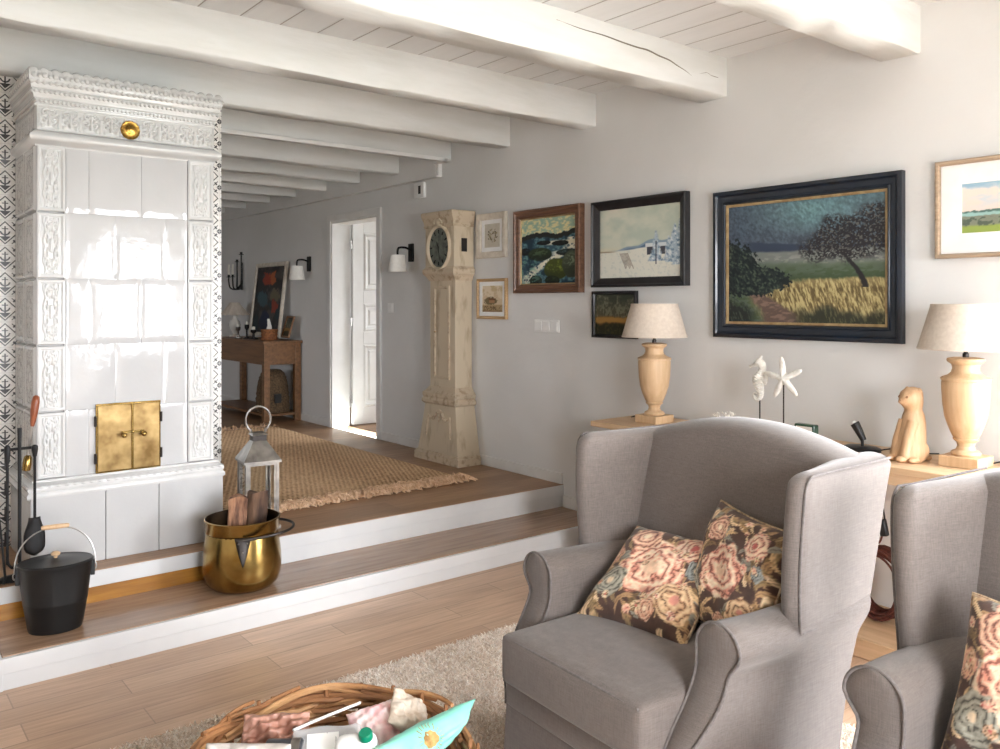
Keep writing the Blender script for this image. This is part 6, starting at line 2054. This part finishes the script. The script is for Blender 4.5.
jr = thing('jute_rug', 'braided brown jute rug with a shaggy fringe on the upper floor', 'rug', (0, 0, ZU))
JX0, JX1, JY0, JY1 = 1.75, 3.40, 4.60, 7.70
mb = MB()
nu, nv = 34, 480
pts = []
for j in range(nv):
    for i in range(nu):
        u, v = i / (nu - 1), j / (nv - 1)
        x = JX0 + (JX1 - JX0) * u; y = JY0 + (JY1 - JY0) * v
        e = min(u * (JX1 - JX0), (1 - u) * (JX1 - JX0), v * (JY1 - JY0), (1 - v) * (JY1 - JY0))
        z = 0.001 + 0.012 * min(1, e / 0.05) + 0.003 * math.sin(x * 9 + 1) * math.sin(y * 5) * min(1, e / 0.2)
        z += 0.0028 * math.sin(2 * PI * y / 0.036 + 0.5 * math.sin(x * 7)) * min(1, e / 0.05)
        pts.append((x, y, z))
mb.grid(pts, nu, nv)
mb.build('braided_field', 'jute', jr, smooth=180)
mb = MB()
r5 = random.Random(9)
for side in (0, 1):
    for k in range(1500 if side == 0 else 200):
        x = r5.uniform(JX0 + 0.01, JX1 - 0.035)
        y0 = JY0 + (r5.uniform(0.0, 0.05) if side == 0 else 0) if side == 0 else JY1 - 0.02
        d = -1 if side == 0 else 1
        L = r5.uniform(0.03, 0.12)
        dx = r5.uniform(-0.07, 0.07)
        h = r5.uniform(0.012, 0.05)
        mb.tube([(x, y0, 0.013), (x + dx * 0.3, y0 + d * L * 0.4, h), (x + dx * 0.8, y0 + d * L * 0.8, h * r5.uniform(0.4, 1.0)), (x + dx, y0 + d * L, r5.uniform(0.004, 0.02))], [0.0035, 0.0042, 0.0035, 0.002], 4)
fr_ = mb.build('fringe', 'fringe', jr, smooth=180)
fr_['kind'] = 'stuff'

# ------------------------------------------------------------------ the willow basket and its contents
BX, BY, BR, BH = 1.0, 1.925, 0.35, 0.335
wb_ = thing('willow_basket', 'large round woven willow basket full of packets standing on the shaggy rug', 'basket', (BX, BY, 0.02))
r6 = random.Random(4)
def rad_at(z): return 0.27 + (BR - 0.27) * smooth(-0.1, BH * 1.05, z)
# weave: horizontal rods weaving in and out of stakes
NS = 22
rows = 20
for part in (0, 1):
    mb = MB()
    for j in range(rows):
        if j % 2 != part: continue
        z = 0.015 + j * (BH - 0.045) / rows
        P = []
        for k in range(NS * 4):
            a = 2 * PI * k / (NS * 4) + j * 0.01
            off = 0.010 * math.cos(a * NS / 2 + PI * (j % 2)) + r6.uniform(-0.002, 0.002)
            r = rad_at(z) + off
            P.append((r * math.cos(a), r * math.sin(a), z + r6.uniform(-0.003, 0.003)))
        mb.tube(P, 0.0085, 6, closed=True)
    w_ = mb.build('woven_side', 'wicker' if part else 'wicker_b', wb_); w_['kind'] = 'stuff'
mb = MB()
for k in range(NS):
    a = 2 * PI * k / NS
    mb.tube([(rad_at(z) * math.cos(a), rad_at(z) * math.sin(a), z) for z in (0.005, 0.1, 0.2, 0.3, BH - 0.005)], 0.006, 6)
mb.build('stake_lattice', 'wicker', wb_)
# thick twisted border of loose willow rods
for part in (0, 1):
    mb = MB()
    for k in range(46):
        if k % 3 == 0 and part == 0 or k % 3 and part == 1:
            pass
        else:
            continue
        a0 = 2 * PI * k / 46 + r6.uniform(-0.05, 0.05)
        sp_n = r6.uniform(0.9, 1.6)
        P = []
        lane0, lane1 = r6.uniform(-0.018, 0.014), r6.uniform(-0.02, 0.018)
        z0_, z1_ = r6.uniform(-0.055, -0.01), r6.uniform(0.0, 0.022)
        flip = r6.random() < 0.5
        for q in range(15):
            f = q / 14
            a = a0 + sp_n * f
            g_ = math.sin(PI * f)
            r = BR + lane0 + (lane1 - lane0) * f + 0.010 * math.sin(f * 7 + k)
            z = BH - 0.028 + (z0_ + (z1_ - z0_) * (1 - f if flip else f)) + 0.008 * math.sin(f * 5 + k * 2)
            P.append((r * math.cos(a), r * math.sin(a), z))
        rr_ = r6.uniform(0.006, 0.0105)
        mb.tube(P, [rr_ * (0.75 + 0.25 * math.sin(PI * q / 14)) for q in range(15)], 7)
    b_ = mb.build('border_twist', 'wicker_b' if part == 0 else 'wicker', wb_); b_['kind'] = 'stuff'
MB().lathe([(1e-4, 0.0), (0.262, 0.0), (0.268, 0.008), (0.262, 0.014), (1e-4, 0.014)], 48).build('base', 'wicker', wb_, smooth=40)
# lump of filling below the visible packets
mb = MB()
n = 48
pts = []
for j in range(14):
    v = j / 13
    r = (0.255 + 0.05 * min(1, v * 1.2)) if v < 0.7 else (0.305 * math.cos((v - 0.7) / 0.3 * PI / 2))
    z = 0.016 + (0.19 * v / 0.7 if v < 0.7 else 0.19 + 0.035 * math.sin((v - 0.7) / 0.3 * PI / 2))
    for k in range(n):
        a = 2 * PI * k / n
        pts.append((max(1e-4, r) * math.cos(a), max(1e-4, r) * math.sin(a), z + (0.012 * math.sin(5 * a + j) if v > 0.75 else 0)))
mb.grid(pts, n, 14, wrap_u=True)
mb.f.append(tuple(reversed(range(n))))
tag(mb.build('folded_blanket', 'choc', None, loc=(BX, BY, 0.02), smooth=60), 'dark brown cloth lining the willow basket beneath the packets', 'cloth')
def pouch(name, label, cat, mat, c, right, up, w, h, th, crimp=0.0, taper=1.0, seed=0, shear=0.0, ripple=0.006):
    """puffed film packet: pillow shape with flat sealed ends"""
    n, m = 40, 40
    g = random.Random(seed); ph = [g.uniform(0, 6) for _ in range(4)]
    def surf(sgn):
        pts = []
        for j in range(m):
            for i in range(n):
                x, y = 2 * i / (n - 1) - 1, 2 * j / (m - 1) - 1
                k = max(0, 1 - x ** 4) ** 0.6 * max(0, 1 - abs(y) ** (3 if not crimp else 2.4)) ** 0.7
                wv = ripple * (math.sin(6 * x + 5 * y + ph[0]) + 0.6 * math.sin(13 * y - 7 * x + ph[1]) + 0.4 * math.sin(21 * x + ph[2])) * (0.35 + 0.65 * k)
                sx = 1 - (1 - taper) * (y * 0.5 + 0.5)
                if abs(y) > 0.93 and crimp: wv += crimp * math.sin(40 * x)
                pts.append((x * w / 2 * sx + shear * y, y * h / 2, sgn * th / 2 * k + wv))
        return pts
    mb = MB(); mb.grid(surf(1), n, m); mb.grid(surf(-1), n, m)
    mb = weld(mb, 1e-5)
    t = thing(name, label, cat, (0, 0, 0))
    t.matrix_world = frame_mat(c, right, up)
    mb.build('wrapper', mat, t, smooth=180)
    return t
ZI = 0.30
PT, PA, PB = Vector((1.352, 1.79, 0.415)), Vector((1.03, 1.765, 0.395)), Vector((1.262, 1.79, 0.325))   # pouch corners: tip, far left, lower right
_r = (PT - PA); POUCH_W = _r.length; POUCH_R = _r.normalized()
_e = (PT - PB); POUCH_U = _e - POUCH_R * _e.dot(POUCH_R); POUCH_H = POUCH_U.length; POUCH_S = _e.dot(POUCH_R) / 2
POUCH_C = (PA + PB) / 2
mt = pouch('snack_pouch', 'mint green foil pouch with a round brown emblem leaning on the basket rim', 'packet', 'mint', POUCH_C, POUCH_R, POUCH_U, POUCH_W, POUCH_H, 0.085, 0.0015, 1.0, 3, shear=POUCH_S, ripple=0.003)
mb = MB()
n = 40
pts = [(0, 0, 0)]
fs = []
for k in range(n):
    a = 2 * PI * k / n
    r = 0.022 * (1 + 0.05 * math.cos(10 * a))
    pts.append((0.03 + r * math.cos(a), 0.022 + r * 0.7 * math.sin(a), 0.0))
pts[0] = (0.03, 0.022, 0.0)
fs = [(0, 1 + k, 1 + (k + 1) % n) for k in range(n)]
mb.add(pts, fs)
def on_pouch(p, w=POUCH_W, h=POUCH_H, th=0.085, ripple=0.003, seed=3):
    g = random.Random(seed); ph = [g.uniform(0, 6) for _ in range(4)]
    y = p[1] / (h / 2); x = (p[0] - POUCH_S * y) / (w / 2)
    k = max(0, 1 - x ** 4) ** 0.6 * max(0, 1 - abs(y) ** 2.4) ** 0.7
    wv = ripple * (math.sin(6 * x + 5 * y + ph[0]) + 0.6 * math.sin(13 * y - 7 * x + ph[1]) + 0.4 * math.sin(21 * x + ph[2])) * (0.35 + 0.65 * k)
    return (p[0], p[1], th / 2 * k + wv + 0.0035)
mb.v = [on_pouch(p) for p in mb.v]
mb.build('emblem', 'emblem', mt, smooth=0)
mb = MB()
for k in range(22):
    a = 2 * PI * k / 22
    q = [(0.03 + rr_ * math.cos(a), 0.022 + rr_ * 0.7 * math.sin(a), 0) for rr_ in (0.027, 0.032, 0.037)]
    mb.tube([on_pouch(p) for p in q], 0.0009, 4)
mb.build('sunray_pattern', 'emblem', mt)
bt = thing('white_bottle', 'white plastic bottle with a round green cap lying among the packets in the basket', 'bottle', (1.06, 1.85, 0.335))
bt.matrix_world = frame_mat((1.035, 1.85, 0.328), (0.80, -0.60, 0.10), (0.58, 0.76, 0.35))
mb = rounded_box(0.105, 0.055, 0.16, 0.024, 10); mb.build('body', 'plastic_white', bt, smooth=180)
MB().lathe([(0.017, 0), (0.0175, 0.004), (0.0175, 0.014), (0.015, 0.018), (1e-4, 0.0185)], 28, (0.028, -0.004, 0.08)).build('cap', 'green_cap', bt, smooth=40)
pouch('pink_packet', 'pink and white patterned packet behind the green capped bottle', 'packet', 'pink_wrap', (1.165, 1.985, 0.322), (0.85, -0.2, 0.1), (0.2, 0.7, 0.55), 0.14, 0.12, 0.05, 0.001, 1.0, 5)
pouch('kraft_packet', 'off-white paper packet between the pink packet and the mint pouch', 'packet', 'kraft', (1.245, 1.955, 0.34), (0.5, 0.6, 0.3), (-0.5, 0.4, 0.6), 0.12, 0.12, 0.05, 0.001, 1.0, 6)
pouch('rose_packet', 'rose brown foil packet against the back wall of the basket', 'packet', 'rose_wrap', (0.92, 2.09, 0.335), (0.8, -0.5, 0.0), (0.3, 0.5, 0.6), 0.17, 0.11, 0.045, 0.001, 1.0, 7, ripple=0.011)
tr = thing('sweets_tray', 'clear wrapped tray with dark brown contents in the middle of the basket', 'packet', (0, 0, 0))
tr.matrix_world = frame_mat((1.0, 1.955, 0.325), (0.85, -0.45, 0.0), (0.4, 0.75, 0.45))
mb = rounded_box(0.16, 0.10, 0.03, 0.008, 6); mb.build('tray', 'choc', tr, smooth=60)
mb = rounded_box(0.175, 0.115, 0.05, 0.014, 12, lambda q: Vector((q.x, q.y, q.z + 0.004 * math.sin(60 * q.x + 40 * q.y)))); mb.build('film', 'film', tr, smooth=180)
mb = MB(); mb.box(-0.05, 0.03, -0.03, 0.03, 0.0275, 0.0285); mb.build('paper_band', 'mat', tr, smooth=0)
tag(MB().tube([(0.945, 2.035, 0.362), (1.05, 2.05, 0.362), (1.155, 2.06, 0.362)], 0.004, 10).build('plastic_tube', 'plastic_white'), 'thin white plastic tube lying across the packets in the basket', 'tube')
t = thing('dark_canister', 'short dark grey cylinder tucked among the packets at the basket edge', 'canister', (0, 0, 0))
t.matrix_world = frame_mat((0.905, 2.0, 0.335), (0.8, -0.6, 0), (0.0, 0.3, 1.0))
mb = MB(); mb.lathe([(0.028, -0.045), (0.03, -0.042), (0.03, 0.042), (0.026, 0.046), (1e-4, 0.046)], 24); mb.xf(Matrix.Rotation(PI / 2, 4, 'Y')); mb.build('body', 'dark_cyl', t, smooth=40)
mb = MB(); mb.lathe([(0.0315, 0.018), (0.0315, 0.04), (0.03, 0.041)], 24, cap=False); mb.xf(Matrix.Rotation(PI / 2, 4, 'Y')); mb.build('lid', 'steel', t, smooth=40)
pouch('cloth_pouch', 'pale grey cloth bundle slumped over the nearest edge of the basket', 'cloth', 'grey_cloth', (0.80, 1.985, 0.335), (0.75, -0.62, 0.0), (0.1, 0.3, 0.8), 0.21, 0.11, 0.075, 0.0, 1.0, 9, ripple=0.008)
